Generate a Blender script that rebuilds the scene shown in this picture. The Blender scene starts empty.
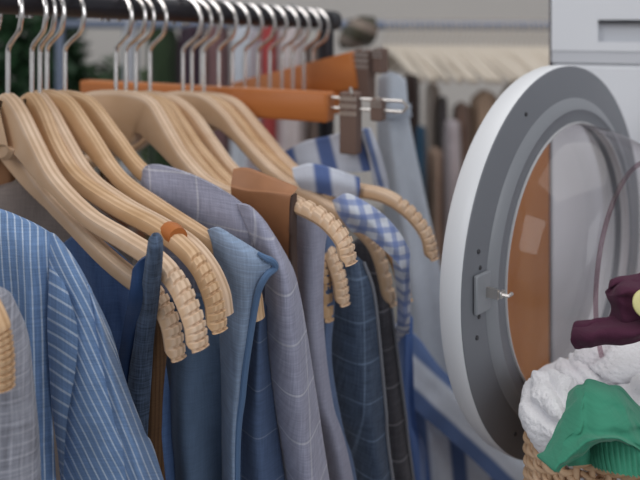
import bpy, bmesh, math, random
from mathutils import Vector, noise
random.seed(7)
C = bpy.context.scene
COL = C.collection

# ------------------------------------------------------------------ camera
F, Y0, CZ = 750.0, 20.0, 1.25
cam_d = bpy.data.cameras.new('camera')
cam = bpy.data.objects.new('camera', cam_d)
COL.objects.link(cam)
cam.location = (0, 0, CZ)
cam.rotation_euler = (math.pi/2, 0, 0)
cam_d.sensor_width = 36.0
cam_d.lens = F/640*36.0
cam_d.shift_y = -(240-Y0)/640.0
cam_d.clip_start = 0.01
cam_d.dof.use_dof = True
cam_d.dof.focus_distance = 0.50
cam_d.dof.aperture_fstop = cam_d.lens/1000.0/0.0075
C.camera = cam

# ------------------------------------------------------------------ light
w = bpy.data.worlds.new('sky'); C.world = w; w.use_nodes = True
w.node_tree.nodes['Background'].inputs[0].default_value = (0.92, 0.96, 1.0, 1)
w.node_tree.nodes['Background'].inputs[1].default_value = 0.40

def area(name, loc, target, size, power, col):
    d = bpy.data.lights.new(name, 'AREA'); d.size = size; d.energy = power; d.color = col
    o = bpy.data.objects.new(name, d); COL.objects.link(o)
    o.location = loc
    o.rotation_euler = (Vector(target)-Vector(loc)).to_track_quat('-Z', 'Y').to_euler()
    return o
area('skylight', (0.25, 0.75, 3.3), (0.0, 0.7, 1.1), 2.3, 31, (1.0, 0.97, 0.93))
area('window_light', (1.45, -1.45, 1.9), (0.3, 0.7, 1.0), 1.3, 13, (0.95, 0.97, 1.0))
area('left_fill_light', (-1.7, -0.5, 2.2), (0.2, 0.8, 1.0), 1.2, 13, (0.97, 0.98, 1.0))  # unseen fill lamp, added to lift the machine front behind the door glass

vs = C.view_settings
vs.view_transform = 'Standard'; vs.look = 'None'; vs.exposure = 0.0; vs.gamma = 1.0
vs.use_curve_mapping = False

# ------------------------------------------------------------------ helpers
def P(px, py, d):
    """point of the place seen at (px, py) of the photograph, d metres into the room"""
    return Vector(((px-320.0)/F*d, d, CZ-(py-Y0)/F*d))

def cr(p0, p1, p2, p3, t):
    return tuple(0.5*((2*b)+(-a+c)*t+(2*a-5*b+4*c-d)*t*t+(-a+3*b-3*c+d)*t**3) for a, b, c, d in zip(p0, p1, p2, p3))

def spline(pts, n):
    """Catmull-Rom through pts, n samples evenly over the knots"""
    k = len(pts)-1
    out = []
    for i in range(n):
        x = i/(n-1)*k; j = min(int(x), k-1); t = x-j
        a = pts[j-1] if j > 0 else tuple(2*u-v for u, v in zip(pts[0], pts[1]))
        d = pts[j+2] if j+2 <= k else tuple(2*u-v for u, v in zip(pts[k], pts[k-1]))
        out.append(cr(a, pts[j], pts[j+1], d, t))
    return out

def link(name, me, mat, parent=None, smooth=40):
    me.validate()
    o = bpy.data.objects.new(name, me); COL.objects.link(o)
    if mat is not None: me.materials.append(mat)
    for p in me.polygons: p.use_smooth = True
    if smooth is not None and smooth < 180:
        me.set_sharp_from_angle(angle=math.radians(smooth))
    if parent is not None:
        o.parent = parent
        o.matrix_parent_inverse = parent.matrix_basis.inverted()
    return o

def tag(o, label=None, cat=None, group=None, kind=None):
    if label: o['label'] = label
    if cat: o['category'] = cat
    if group: o['group'] = group
    if kind: o['kind'] = kind
    return o

def thing(name, loc, label, cat, group=None):
    o = bpy.data.objects.new(name, None); COL.objects.link(o)
    o.empty_display_size = 0.05
    o.location = loc
    return tag(o, label, cat, group)

def from_py(verts, faces, name='m'):
    me = bpy.data.meshes.new(name); me.from_pydata([tuple(v) for v in verts], [], faces); me.update()
    bm = bmesh.new(); bm.from_mesh(me); bmesh.ops.recalc_face_normals(bm, faces=bm.faces[:]); bm.to_mesh(me); bm.free()
    return me

class MB:
    def __init__(s): s.v = []; s.f = []
    def add(s, vs_, fs):
        b = len(s.v); s.v += [Vector(v) for v in vs_]; s.f += [tuple(b+i for i in f) for f in fs]
    def box(s, c, ex, ey, ez, bev=0.0):
        """box with half-axes ex, ey, ez; chamfered edges along ez by bev"""
        c, ex, ey, ez = Vector(c), Vector(ex), Vector(ey), Vector(ez)
        if bev <= 0:
            vs_ = [c+ex*a+ey*b+ez*d for a in (-1, 1) for b in (-1, 1) for d in (-1, 1)]
            s.add(vs_, [(0,1,3,2),(4,6,7,5),(0,4,5,1),(2,3,7,6),(0,2,6,4),(1,5,7,3)])
        else:
            lx, ly, lz = ex.length, ey.length, ez.length
            bx, by, bz = bev/lx, bev/ly, bev/lz
            ring = lambda kx, ky, z: [c+ex*a*kx+ey*b*ky+ez*z for a, b in
                    ((-1,-1+by),(-1+bx,-1),(1-bx,-1),(1,-1+by),(1,1-by),(1-bx,1),(-1+bx,1),(-1,1-by))]
            rs = [ring(1-bx, 1-by, -1), ring(1, 1, -1+bz), ring(1, 1, 1-bz), ring(1-bx, 1-by, 1)]
            b0 = len(s.v)
            for r in rs: s.v += r
            for k in range(3):
                for i in range(8):
                    j = (i+1) % 8
                    s.f.append((b0+k*8+i, b0+k*8+j, b0+(k+1)*8+j, b0+(k+1)*8+i))
            s.f.append(tuple(b0+i for i in range(7, -1, -1))); s.f.append(tuple(b0+24+i for i in range(8)))
    def tube(s, pts, r, n=8, cap=True):
        pts = [Vector(p) for p in pts]; b0 = len(s.v); m = len(pts)
        t0 = (pts[1]-pts[0]).normalized()
        up = Vector((0, 0, 1)) if abs(t0.z) < 0.9 else Vector((1, 0, 0))
        nrm = (up-t0*up.dot(t0)).normalized()
        for i, p in enumerate(pts):
            t = (pts[min(i+1, m-1)]-pts[max(i-1, 0)]).normalized()
            nrm = (nrm-t*nrm.dot(t)).normalized(); bn = t.cross(nrm)
            rr = r[i] if isinstance(r, (list, tuple)) else r
            for k in range(n):
                a = 2*math.pi*k/n
                s.v.append(p+(nrm*math.cos(a)+bn*math.sin(a))*rr)
        for i in range(m-1):
            for k in range(n):
                k2 = (k+1) % n
                s.f.append((b0+i*n+k, b0+i*n+k2, b0+(i+1)*n+k2, b0+(i+1)*n+k))
        if cap:
            s.f.append(tuple(b0+k for k in range(n-1, -1, -1))); s.f.append(tuple(b0+(m-1)*n+k for k in range(n)))
    def lathe(s, prof, c, ax, ux, uy, n=96, close=False):
        """profile of (radius, height along ax)"""
        b0 = len(s.v); c = Vector(c)
        for r, h in prof:
            for k in range(n):
                a = 2*math.pi*k/n
                s.v.append(c+ax*h+(ux*math.cos(a)+uy*math.sin(a))*r)
        m = len(prof)
        for i in range(m if close else m-1):
            i2 = (i+1) % m
            for k in range(n):
                k2 = (k+1) % n
                s.f.append((b0+i*n+k, b0+i*n+k2, b0+i2*n+k2, b0+i2*n+k))
    def build(s, name, mat, parent=None, smooth=40):
        return link(name, from_py(s.v, s.f, name), mat, parent, smooth)

# ------------------------------------------------------------------ materials
def nt(name):
    m = bpy.data.materials.new(name); m.use_nodes = True
    t = m.node_tree; b = t.nodes['Principled BSDF']
    return m, t, b
def N(t, typ, **kw):
    n = t.nodes.new(typ)
    for k, v in kw.items(): setattr(n, k, v)
    return n
def math_(t, op, a, b=None, c=None):
    n = N(t, 'ShaderNodeMath', operation=op)
    for i, x in enumerate((a, b, c)):
        if x is None: continue
        if isinstance(x, (int, float)): n.inputs[i].default_value = x
        else: t.links.new(x, n.inputs[i])
    return n.outputs[0]
def mixc(t, fac, a, b, blend='MIX'):
    n = N(t, 'ShaderNodeMix', data_type='RGBA', blend_type=blend)
    for s, x in ((n.inputs[0], fac), (n.inputs[6], a), (n.inputs[7], b)):
        if isinstance(x, (int, float)): s.default_value = x
        elif isinstance(x, tuple): s.default_value = (*x, 1) if len(x) == 3 else x
        else: t.links.new(x, s)
    return n.outputs[2]
def plain(name, col, rough=0.6, metal=0.0, noise_amt=0.06, scale=30, spec=0.5):
    m, t, b = nt(name)
    tc = N(t, 'ShaderNodeTexCoord'); nz = N(t, 'ShaderNodeTexNoise'); nz.inputs['Scale'].default_value = scale
    t.links.new(tc.outputs['Object'], nz.inputs['Vector'])
    lo = tuple(x*(1-noise_amt) for x in col); hi = tuple(min(1, x*(1+noise_amt)) for x in col)
    t.links.new(mixc(t, nz.outputs[0], lo, hi), b.inputs['Base Color'])
    b.inputs['Roughness'].default_value = rough; b.inputs['Metallic'].default_value = metal
    b.inputs['Specular IOR Level'].default_value = spec
    return m

def fabric(name, base, lines=(), weave=0.10, rough=0.9, bump=0.25, sheen=0.15, fuzz=1400, blotch=0.12):
    """woven cloth; lines = (axis 'u'/'v', period m, width fraction, phase, colour, opacity)"""
    m, t, b = nt(name)
    uv = N(t, 'ShaderNodeUVMap'); uv.uv_map = 'UVMap'
    sp = N(t, 'ShaderNodeSeparateXYZ'); t.links.new(uv.outputs[0], sp.inputs[0])
    n1 = N(t, 'ShaderNodeTexNoise'); n1.inputs['Scale'].default_value = 25; n1.inputs['Detail'].default_value = 3
    t.links.new(uv.outputs[0], n1.inputs['Vector'])
    n2 = N(t, 'ShaderNodeTexNoise'); n2.inputs['Scale'].default_value = fuzz; n2.inputs['Detail'].default_value = 2
    t.links.new(uv.outputs[0], n2.inputs['Vector'])
    # slubby threads along both directions
    mp = N(t, 'ShaderNodeMapping'); mp.inputs['Scale'].default_value = (900, 60, 1); t.links.new(uv.outputs[0], mp.inputs[0])
    n3 = N(t, 'ShaderNodeTexNoise'); n3.inputs['Scale'].default_value = 1; t.links.new(mp.outputs[0], n3.inputs['Vector'])
    mp2 = N(t, 'ShaderNodeMapping'); mp2.inputs['Scale'].default_value = (60, 900, 1); t.links.new(uv.outputs[0], mp2.inputs[0])
    n4 = N(t, 'ShaderNodeTexNoise'); n4.inputs['Scale'].default_value = 1; t.links.new(mp2.outputs[0], n4.inputs['Vector'])
    thr = math_(t, 'ADD', n3.outputs[0], n4.outputs[0])           # about 1
    col = base
    for ax, per, wd, ph, lc, op in lines:
        x = math_(t, 'ADD', math_(t, 'DIVIDE', sp.outputs['X' if ax == 'u' else 'Y'], per), ph)
        fr = math_(t, 'ABSOLUTE', math_(t, 'SUBTRACT', math_(t, 'FRACT', x), 0.5))
        e = wd*0.5
        k = N(t, 'ShaderNodeMapRange'); t.links.new(fr, k.inputs[0])
        k.inputs[1].default_value = e*0.75; k.inputs[2].default_value = e*1.25
        k.inputs[3].default_value = op; k.inputs[4].default_value = 0.0
        col = mixc(t, k.outputs[0], col, lc)
    v = math_(t, 'ADD', math_(t, 'MULTIPLY', math_(t, 'SUBTRACT', thr, 1.0), weave*4), 1.0)
    v = math_(t, 'MULTIPLY', v, math_(t, 'ADD', math_(t, 'MULTIPLY', math_(t, 'SUBTRACT', n1.outputs[0], 0.5), blotch*2), 1.0))
    vm = N(t, 'ShaderNodeVectorMath', operation='SCALE')
    if isinstance(col, tuple): vm.inputs[0].default_value = col
    else: t.links.new(col, vm.inputs[0])
    t.links.new(v, vm.inputs[3])
    t.links.new(vm.outputs[0], b.inputs['Base Color'])
    b.inputs['Roughness'].default_value = rough
    b.inputs['Specular IOR Level'].default_value = 0.15
    b.inputs['Sheen Weight'].default_value = sheen
    b.inputs['Sheen Roughness'].default_value = 0.4
    bp = N(t, 'ShaderNodeBump'); bp.inputs['Strength'].default_value = bump; bp.inputs['Distance'].default_value = 0.0008
    t.links.new(math_(t, 'ADD', thr, n2.outputs[0]), bp.inputs['Height']); t.links.new(bp.outputs[0], b.inputs['Normal'])
    return m

def wood(name, light, dark, seam, ply=True, rough=0.42, scale=(6, 60, 60)):
    """pale varnished wood; vertex attribute 'lay' carries the position through the layers"""
    m, t, b = nt(name)
    tc = N(t, 'ShaderNodeTexCoord'); mp = N(t, 'ShaderNodeMapping'); mp.inputs['Scale'].default_value = scale
    t.links.new(tc.outputs['Object'], mp.inputs[0])
    nz = N(t, 'ShaderNodeTexNoise'); nz.inputs['Scale'].default_value = 1.0; nz.inputs['Detail'].default_value = 4
    t.links.new(mp.outputs[0], nz.inputs['Vector'])
    rp = N(t, 'ShaderNodeMapRange'); t.links.new(nz.outputs[0], rp.inputs[0])
    rp.inputs[1].default_value = 0.3; rp.inputs[2].default_value = 0.7
    col = mixc(t, rp.outputs[0], light, dark)
    if ply:
        at = N(t, 'ShaderNodeAttribute'); at.attribute_name = 'lay'
        for pos, wd, op in ((0.0, 0.16, 0.55), (0.62, 0.14, 0.35), (-0.62, 0.14, 0.35)):
            d = math_(t, 'ABSOLUTE', math_(t, 'SUBTRACT', at.outputs['Fac'], pos))
            k = N(t, 'ShaderNodeMapRange'); t.links.new(d, k.inputs[0])
            k.inputs[1].default_value = wd*0.5; k.inputs[2].default_value = wd
            k.inputs[3].default_value = op; k.inputs[4].default_value = 0.0
            col = mixc(t, k.outputs[0], col, seam)
        k = N(t, 'ShaderNodeMapRange'); t.links.new(math_(t, 'ABSOLUTE', at.outputs['Fac']), k.inputs[0])
        k.inputs[1].default_value = .88; k.inputs[2].default_value = 1.0; k.inputs[3].default_value = 0.0; k.inputs[4].default_value = 0.5
        col = mixc(t, k.outputs[0], col, (0.56, 0.32, 0.15))
    t.links.new(col, b.inputs['Base Color'])
    b.inputs['Roughness'].default_value = rough
    b.inputs['Specular IOR Level'].default_value = 0.35
    return m

M = {}
M['wood'] = wood('pale_plywood', (0.72, 0.54, 0.40), (0.63, 0.44, 0.30), (0.36, 0.22, 0.12))
M['wood_warm'] = wood('honey_plywood', (0.68, 0.47, 0.30), (0.56, 0.36, 0.20), (0.34, 0.18, 0.08))
M['orange_wood'] = wood('orange_varnished_wood', (0.50, 0.17, 0.045), (0.40, 0.125, 0.03), (0.2, 0.05, 0.01), ply=False, rough=0.4, scale=(5, 5, 40))
M['cabinet_wood'] = wood('orange_cabinet_wood', (0.74, 0.33, 0.13), (0.62, 0.25, 0.09), (0.2, 0.05, 0.01), ply=False, rough=0.4, scale=(30, 30, 4))
M['chrome'] = plain('chrome_wire', (0.72, 0.68, 0.66), 0.22, 1.0)
M['rail_metal'] = plain('dark_rail_metal', (0.035, 0.033, 0.04), 0.35, 0.6)
M['grip'] = plain('brown_rubber_grip', (0.16, 0.10, 0.08), 0.6)
M['clip_metal'] = plain('clip_metal', (0.62, 0.58, 0.55), 0.35, 1.0)
M['white'] = plain('white_enamel', (0.765, 0.775, 0.815), 0.35, noise_amt=0.01)
M['white_edge'] = plain('white_plastic', (0.72, 0.73, 0.76), 0.4, noise_amt=0.01)
M['seam'] = plain('dark_seam', (0.10, 0.09, 0.11), 0.8)
M['panel_grey'] = plain('pale_grey_plastic', (0.60, 0.61, 0.65), 0.4, noise_amt=0.01)
M['grey'] = plain('grey_plastic', (0.165, 0.172, 0.195), 0.42, noise_amt=0.02)
M['grey_light'] = plain('light_grey_plastic', (0.245, 0.255, 0.28), 0.4, noise_amt=0.02)
M['dark'] = plain('black_plastic', (0.03, 0.03, 0.035), 0.5)
M['rubber'] = plain('grey_gasket', (0.5, 0.5, 0.52), 0.4)

def glass_mat():
    m = bpy.data.materials.new('clear_bowl_glass'); m.use_nodes = True
    t = m.node_tree; t.nodes.remove(t.nodes['Principled BSDF']); out = t.nodes['Material Output']
    tr = N(t, 'ShaderNodeBsdfTransparent'); 
    gl = N(t, 'ShaderNodeBsdfGlossy'); gl.inputs['Roughness'].default_value = 0.04
    lw = N(t, 'ShaderNodeLayerWeight'); lw.inputs[0].default_value = 0.5
    k = math_(t, 'ADD', 0.03, math_(t, 'MULTIPLY', math_(t, 'POWER', lw.outputs['Facing'], 5.0), 0.7))
    t.links.new(mixc(t, math_(t, 'POWER', lw.outputs['Facing'], 4.0), (0.99, 0.98, 0.985), (0.62, 0.54, 0.57)), tr.inputs[0])
    mx = N(t, 'ShaderNodeMixShader'); t.links.new(k, mx.inputs[0]); t.links.new(tr.outputs[0], mx.inputs[1]); t.links.new(gl.outputs[0], mx.inputs[2])
    t.links.new(mx.outputs[0], out.inputs['Surface'])
    return m
M['glass'] = glass_mat()

# ------------------------------------------------------------------ cloth sheets
def sheet(name, rows, mat, parent=None, n=(26, 36), bulge=0.0, wr=0.0015, wf=9.0, folds=0, fold_amp=0.003,
          back=(0.0, 1.0, 0.0), thick=0.02, edge=0.004, uvf=None, fine=None, seed=0):
    """thick draped cloth: front surface through control rows of (x, y, depth), closed by a rounded back.
    bulge swells the middle towards the viewer's side, folds are soft vertical pleats, wr crumples."""
    nu, nv = n
    rs = [spline(r, nu) for r in rows]
    cols = [spline([r[i] for r in rs], nv) for i in range(nu)]       # cols[i][j]
    g = [[cols[i][j] for i in range(nu)] for j in range(nv)]
    fr = []
    for j in range(nv):
        for i in range(nu):
            px, py, d = g[j][i]; s = i/(nu-1); t = j/(nv-1)
            p = P(px, py, d)
            dd = -bulge*math.sin(math.pi*s)
            if folds: dd += fold_amp*math.sin(2*math.pi*folds*s+seed+1.3*math.sin(3*t+seed))*min(1, t*2.5)
            if wr:
                q = p*wf+Vector((seed*3.1, seed*1.7, 0))
                dd += wr*(noise.noise(q*2.0)*1.5+noise.noise(q*5.3)*0.7)
            if fine: dd += fine(s, t, p)
            p = p+Vector((0, dd, 0))
            fr.append(p)
    bv = Vector(back).normalized()
    cen = [sum((fr[j*nu+i] for i in range(nu)), Vector())/nu for j in range(nv)]
    bk = []
    for j in range(nv):
        tt = j/(nv-1)
        for i in range(nu):
            s = i/(nu-1)
            k = math.sqrt(max(0, math.sin(math.pi*s)))*math.sqrt(min(1, 0.15+4*min(tt, 1-tt)))
            p = fr[j*nu+i]
            p = p+(cen[j]-p)*Vector((1, 0, 0)).length*0.06
            bk.append(p+bv*(edge+thick*k))
    verts = fr+bk; o = nu*nv; faces = []
    for j in range(nv-1):
        for i in range(nu-1):
            a = j*nu+i; faces.append((a, a+1, a+nu+1, a+nu)); faces.append((o+a, o+a+nu, o+a+nu+1, o+a+1))
    for i in range(nu-1):
        faces.append((i, o+i, o+i+1, i+1)); a = (nv-1)*nu+i; faces.append((a, a+1, o+a+1, o+a))
    for j in range(nv-1):
        a = j*nu; faces.append((a, a+nu, o+a+nu, o+a)); a = j*nu+nu-1; faces.append((a, o+a, o+a+nu, a+nu))
    me = from_py(verts, faces, name)
    uvl = me.uv_layers.new(name='UVMap')
    flat = [g[j][i] for j in range(nv) for i in range(nu)]
    for lp in me.loops:
        vi = lp.vertex_index; px, py, d = flat[vi % o]
        if uvf == 'grid':
            k = vi % o; uv = ((k % nu)/(nu-1), (k//nu)/(nv-1))
        elif uvf: uv = uvf(px, py, d)
        else:
            q = P(px, py, d); uv = (q.x+0.35*q.y, q.z)
        uvl.data[lp.index].uv = uv
    return link(name, me, mat, parent, 70)

# ------------------------------------------------------------------ wooden hangers
def wire_hook(name, neck, u, parent, rail_h, r=0.0022, ri=0.021):
    """steel hook from the neck over the rail: u is the near direction of the hanger in plan, rail_h the rail centre height"""
    up = Vector((0, 0, 1)); R = ri+0.002
    c = Vector((neck.x, neck.y, rail_h+0.0115+r-R))
    lowz = c.z-R*1.15
    st = max(0.004, lowz-0.006-neck.z)
    pts = [neck+up*(-0.012), neck+up*(st*.4), neck+up*(st*.85), neck+up*(st+.004)+u*.002]
    for k in range(0, 15):
        a = math.radians(-42+k*16.5)
        pts.append(c+(u*math.cos(a)*R*1.08+up*math.sin(a)*R*(1.12 if math.sin(a) < 0 else 1)))
    pts = [Vector(p) for p in spline([tuple(p) for p in pts], 56)]
    mb = MB(); mb.tube(pts, r, 8)
    return mb.build(name, M['chrome'], parent)

def arm_ring(p, t, nrm, up, th, h, top):
    """rounded rectangular section: top face at p, height h downwards"""
    h_ = th/2
    q = []
    for x, z, l in ((-h_, -h+.2*th, -1), (-h_, -.42*th, -1), (-.86*h_, -.18*th, -.85), (-.5*h_, -.03*th, -0.5), (-0.02*th, 0.0, 0), (0.02*th, 0.0, 0), (.5*h_, -.03*th, .5), (.86*h_, -.18*th, .85), (h_, -.42*th, 1), (h_, -h+.2*th, 1), (.6*h_, -h, 1), (-.6*h_, -h, -1)):
        z = max(z, -h)
        q.append((p+nrm*x+up*(max(-h, z+(top*(1.0 if l > 0 else .75) if z > -h*.6 and l > -.9 else 0))), l))
    return q

def hanger(label, neck, way, tip_teeth=True, mat='wood', plate=0.046, far=True, group='wooden hangers on the near rail', th0=0.0120, th1=0.0130, hook=True, far_len=1.0):
    """neck = (px,py,d) of the top of the wood under the hook; way = near arm ridge (px,py,d) from neck to tip"""
    nk = P(*neck)
    root = thing('wooden_hanger', nk, label, 'hanger', group)
    near = [P(*q) for q in spline([neck]+list(way), 220)]
    tip = near[-1]
    u = Vector((tip.x-nk.x, tip.y-nk.y, 0)).normalized()
    full = []
    if far:
        m = [Vector((2*nk.x-p.x, 2*nk.y-p.y, p.z)) for p in near[1:int(len(near)*far_len)]]
        m.reverse(); full = [(p, -(len(m)-i)/219.0) for i, p in enumerate(m)]
    full += [(p, i/219.0) for i, p in enumerate(near)]
    # smooth the crown of the hanger where both arms meet
    pts = [f[0].copy() for f in full]
    for _ in range(60):
        q = [p.copy() for p in pts]
        for i in range(1, len(pts)-1):
            if abs(full[i][1]) < 0.25: q[i] = (pts[i-1]+pts[i]*2+pts[i+1])/4
        pts = q
    # teeth: each step becomes two rings
    verts, lay, rings = [], [], []
    for i, p in enumerate(pts):
        s = abs(full[i][1])
        t = (pts[min(i+1, len(pts)-1)]-pts[max(i-1, 0)]).normalized()
        nrm = t.cross(Vector((0, 0, 1)))
        if nrm.length < 0.2: nrm = Vector((-u.y, u.x, 0))*-1
        nrm = (nrm.normalized()*0.25+Vector((u.y, -u.x, 0))*0.75*(1 if nrm.dot(Vector((u.y, -u.x, 0))) > 0 else -1)).normalized()
        tw = math.radians(20)*max(0, min(1, (s-0.45)/0.4))*(1 if full[i][1] > 0 else -1)
        nrm = Vector((u.y*math.cos(tw)-(-u.x)*math.sin(tw), u.y*math.sin(tw)+(-u.x)*math.cos(tw), 0))
        upv = nrm.cross(t).normalized()
        if upv.z < 0 and s < 0.9: upv = -upv
        k = max(0, 1-s/0.36)
        h = 0.0125+(plate-0.0125)*k**1.2
        h += -.0008*max(0, min(1, (s-.45)/.4))
        if s > 0.965: h *= math.sqrt(max(.3, 1-((s-0.965)/0.035)**2))
        th = th0+(th1-th0)*max(0, (s-0.35)/0.65)
        top = 0.0
        if tip_teeth and s > 0.70:
            ph = ((s-0.70)/0.30*9.0) % 1.0
            top = -0.0026 if ph > 0.72 else -0.0007*ph/0.72
        rg = arm_ring(p, t, nrm, upv, th, h, top)
        rings.append(len(verts)); verts += [a for a, _ in rg]; lay += [b for _, b in rg]
    n = 12; faces = []
    for i in range(len(rings)-1):
        for k in range(n):
            k2 = (k+1) % n
            faces.append((rings[i]+k, rings[i]+k2, rings[i+1]+k2, rings[i+1]+k))
    faces.append(tuple(range(n-1, -1, -1))); faces.append(tuple(rings[-1]+k for k in range(n)))
    me = from_py(verts, faces, 'hanger_arms')
    at = me.attributes.new('lay', 'FLOAT', 'POINT')
    for i, x in enumerate(lay): at.data[i].value = x
    link('hanger_body', me, M[mat], root, 32)
    if hook:
        wire_hook('hook', nk, u, root, rail_z(nk.x))
    return root

RA, RB = P(0, 0, 0.62), P(320, 20, 1.0)
def rail_at(t): return RA+(RB-RA)*t
def rail_z(x): return rail_at((x-RA.x)/(RB.x-RA.x)).z

# ================================================================== SETTING
def struct(name, mb, mat):
    o = mb.build(name, mat, None, 40); tag(o, None, None, None, 'structure'); return o
M['floor'] = plain('grey_concrete_floor', (0.30, 0.28, 0.26), 0.7, noise_amt=0.15, scale=6)
M['wall'] = plain('pale_plaster', (0.84, 0.79, 0.75), 0.9, noise_amt=0.03, scale=3)
b = MB(); b.box((0.5, 2.2, -0.05), (4, 0, 0), (0, 4.2, 0), (0, 0, 0.05)); struct('floor', b, M['floor'])
b = MB(); b.box((0.5, 5.05, 1.6), (4, 0, 0), (0, 0.05, 0), (0, 0, 1.6)); struct('wall_back', b, M['wall'])

# ================================================================== GARMENT RACK
rack = thing('garment_rack', (RA.x, RA.y, 0), 'dark metal clothes rail carrying the near row of wooden hangers', 'clothes rack')
e0, e1 = rail_at(-1.25), rail_at(1.03)
b = MB(); b.tube([e0, rail_at(0), rail_at(0.5), e1], 0.0115, 16); b.build('rail', M['rail_metal'], rack)
b = MB(); b.tube([e1-(e1-e0).normalized()*0.004, e1+(e1-e0).normalized()*0.02], 0.0135, 16); b.build('end_cap', M['dark'], rack)
rd = (RB-RA); rd.z = 0; rd.normalize(); rn = Vector((rd.y, -rd.x, 0))
for e in (e0, e1):
    q = Vector((e.x, e.y, 0.02))
    b = MB(); b.tube([q, Vector((e.x, e.y, e.z-0.008))], 0.011, 12); b.build('post', M['rail_metal'], rack)
    b = MB(); b.tube([q-rn*0.25, q+rn*0.25], 0.014, 12); b.build('foot', M['rail_metal'], rack)

# ================================================================== NEAR HANGERS
hanger('ridged wooden hanger end poking out of the grey plaid jacket at bottom left', (-190, 112, 0.50),
       [(-120, 150, .475), (-60, 215, .445), (-20, 275, .42), (4, 318, .405), (12, 350, .40), (13, 388, .40)], far=False, mat='wood_warm')
hanger('wooden hanger wholly inside the blue pinstriped shirt, at the far left', (-120, 106, 0.545),
       [(-90, 120, .54), (-50, 180, .52), (-10, 232, .505), (25, 250, .495), (45, 268, .49), (52, 290, .485)], far=False, tip_teeth=False)
hanger('lowest wooden hanger, its ribbed end hanging below the others at the middle left', (-14, 98, 0.645),
       [(0, 117, .645), (25, 156, .630), (48, 188, .595), (75, 216, .56), (105, 246, .52), (133, 269, .50), (160, 288, .485), (178, 320, .478), (185, 358, .475)],
       plate=0.040)
hanger('frontmost full wooden hanger with broad pale plate, its ribbed end beside the denim waistband', (8, 90, 0.622),
       [(22, 107, .612), (38, 140, .59), (58, 176, .565), (92, 210, .535), (130, 233, .505), (162, 254, .475), (186, 282, .455), (202, 318, .445), (207, 347, .44)],
       plate=0.056, th0=.0135, th1=.014)
hc_ = hanger('wooden hanger ending in the tall ribbed tip in front of the light blue shirt', (32, 88, 0.645),
       [(46, 110, .635), (58, 140, .615), (80, 173, .59), (118, 199, .56), (158, 220, .53), (186, 240, .505), (208, 266, .485), (222, 298, .475), (226, 330, .47)],
       mat='wood_warm', th0=.0130, th1=.0135)
b = MB(); b.tube([P(168, 231, .524), P(173, 234, .519), P(178, 238, .512)], [.0070, .0078, .0070], 14)
b.build('orange_band', M['orange_wood'], hc_)
hanger('wooden hanger that carries the light blue shirt, its tip showing under the sleeve edge', (47, 88, 0.66),
       [(70, 97, .65), (92, 128, .632), (122, 172, .605), (160, 200, .575), (205, 229, .545), (238, 252, .525), (258, 284, .515), (264, 318, .51)],
       tip_teeth=False, mat='wood_warm')
hanger('wooden hanger that carries the lilac grey checked jacket', (65, 89, 0.675),
       [(92, 98, .665), (118, 131, .648), (146, 166, .622), (190, 192, .595), (235, 216, .57), (268, 250, .555), (282, 285, .55)],
       tip_teeth=False, mat='wood_warm')
hanger('wooden hanger with a broad pale plate running under the brown leather panel', (116, 89, 0.72),
       [(150, 96, .705), (166, 120, .69), (186, 153, .67), (210, 178, .65), (238, 190, .625), (270, 192, .60), (296, 196, .575), (328, 212, .55), (350, 236, .535), (357, 262, .53)],
       plate=0.06, th0=.0140, th1=.015)
hanger('second wooden hanger behind the leather panel, its orange end above the navy checked jacket', (150, 90, 0.755),
       [(176, 96, .745), (196, 112, .73), (216, 140, .715), (238, 168, .695), (275, 195, .665), (310, 222, .635), (334, 248, .615), (346, 276, .605), (350, 304, .60)])
hanger('wooden hanger whose low orange end hangs behind the lilac shirt front', (136, 90, 0.742),
       [(168, 99, .735), (186, 122, .72), (206, 150, .70), (240, 186, .675), (280, 214, .645), (312, 240, .625), (330, 270, .615), (334, 320, .61)], mat='wood_warm')
hanger('wooden hanger ending below the blue and white checked shirt cuff', (183, 90, 0.785),
       [(206, 95, .78), (226, 112, .77), (245, 136, .755), (281, 172, .725), (325, 198, .69), (362, 222, .665), (384, 250, .655), (398, 304, .65)])
hanger('wooden hanger ending just right of the checked shirt cuff', (192, 91, 0.795),
       [(222, 99, .785), (242, 119, .775), (262, 144, .76), (296, 174, .735), (340, 200, .71), (378, 226, .69), (402, 258, .68), (413, 300, .675)], mat='wood_warm')
hanger('farthest pale wooden hanger, curving out of the striped collar towards the washing machine door', (204, 91, 0.81),
       [(236, 98, .795), (262, 127, .775), (296, 165, .745), (326, 178, .725), (358, 183, .70), (388, 190, .68), (414, 207, .665), (433, 232, .655), (439, 258, .65)],
       th0=.0135, th1=.015)
hanger('wooden hanger stacked close behind the one with the tall ribbed tip', (40, 89, 0.652),
       [(54, 108, .642), (70, 138, .622), (92, 172, .597), (128, 199, .568), (168, 221, .54), (196, 240, .515), (216, 264, .498), (228, 290, .49), (232, 314, .487)], tip_teeth=False)
hanger('wooden hanger squeezed behind the broad plated hanger', (126, 89, 0.731),
       [(160, 97, .72), (176, 121, .705), (196, 152, .69), (222, 181, .67), (254, 200, .65), (290, 210, .63), (316, 230, .62), (330, 256, .615), (333, 284, .612)], mat='wood_warm')
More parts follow.
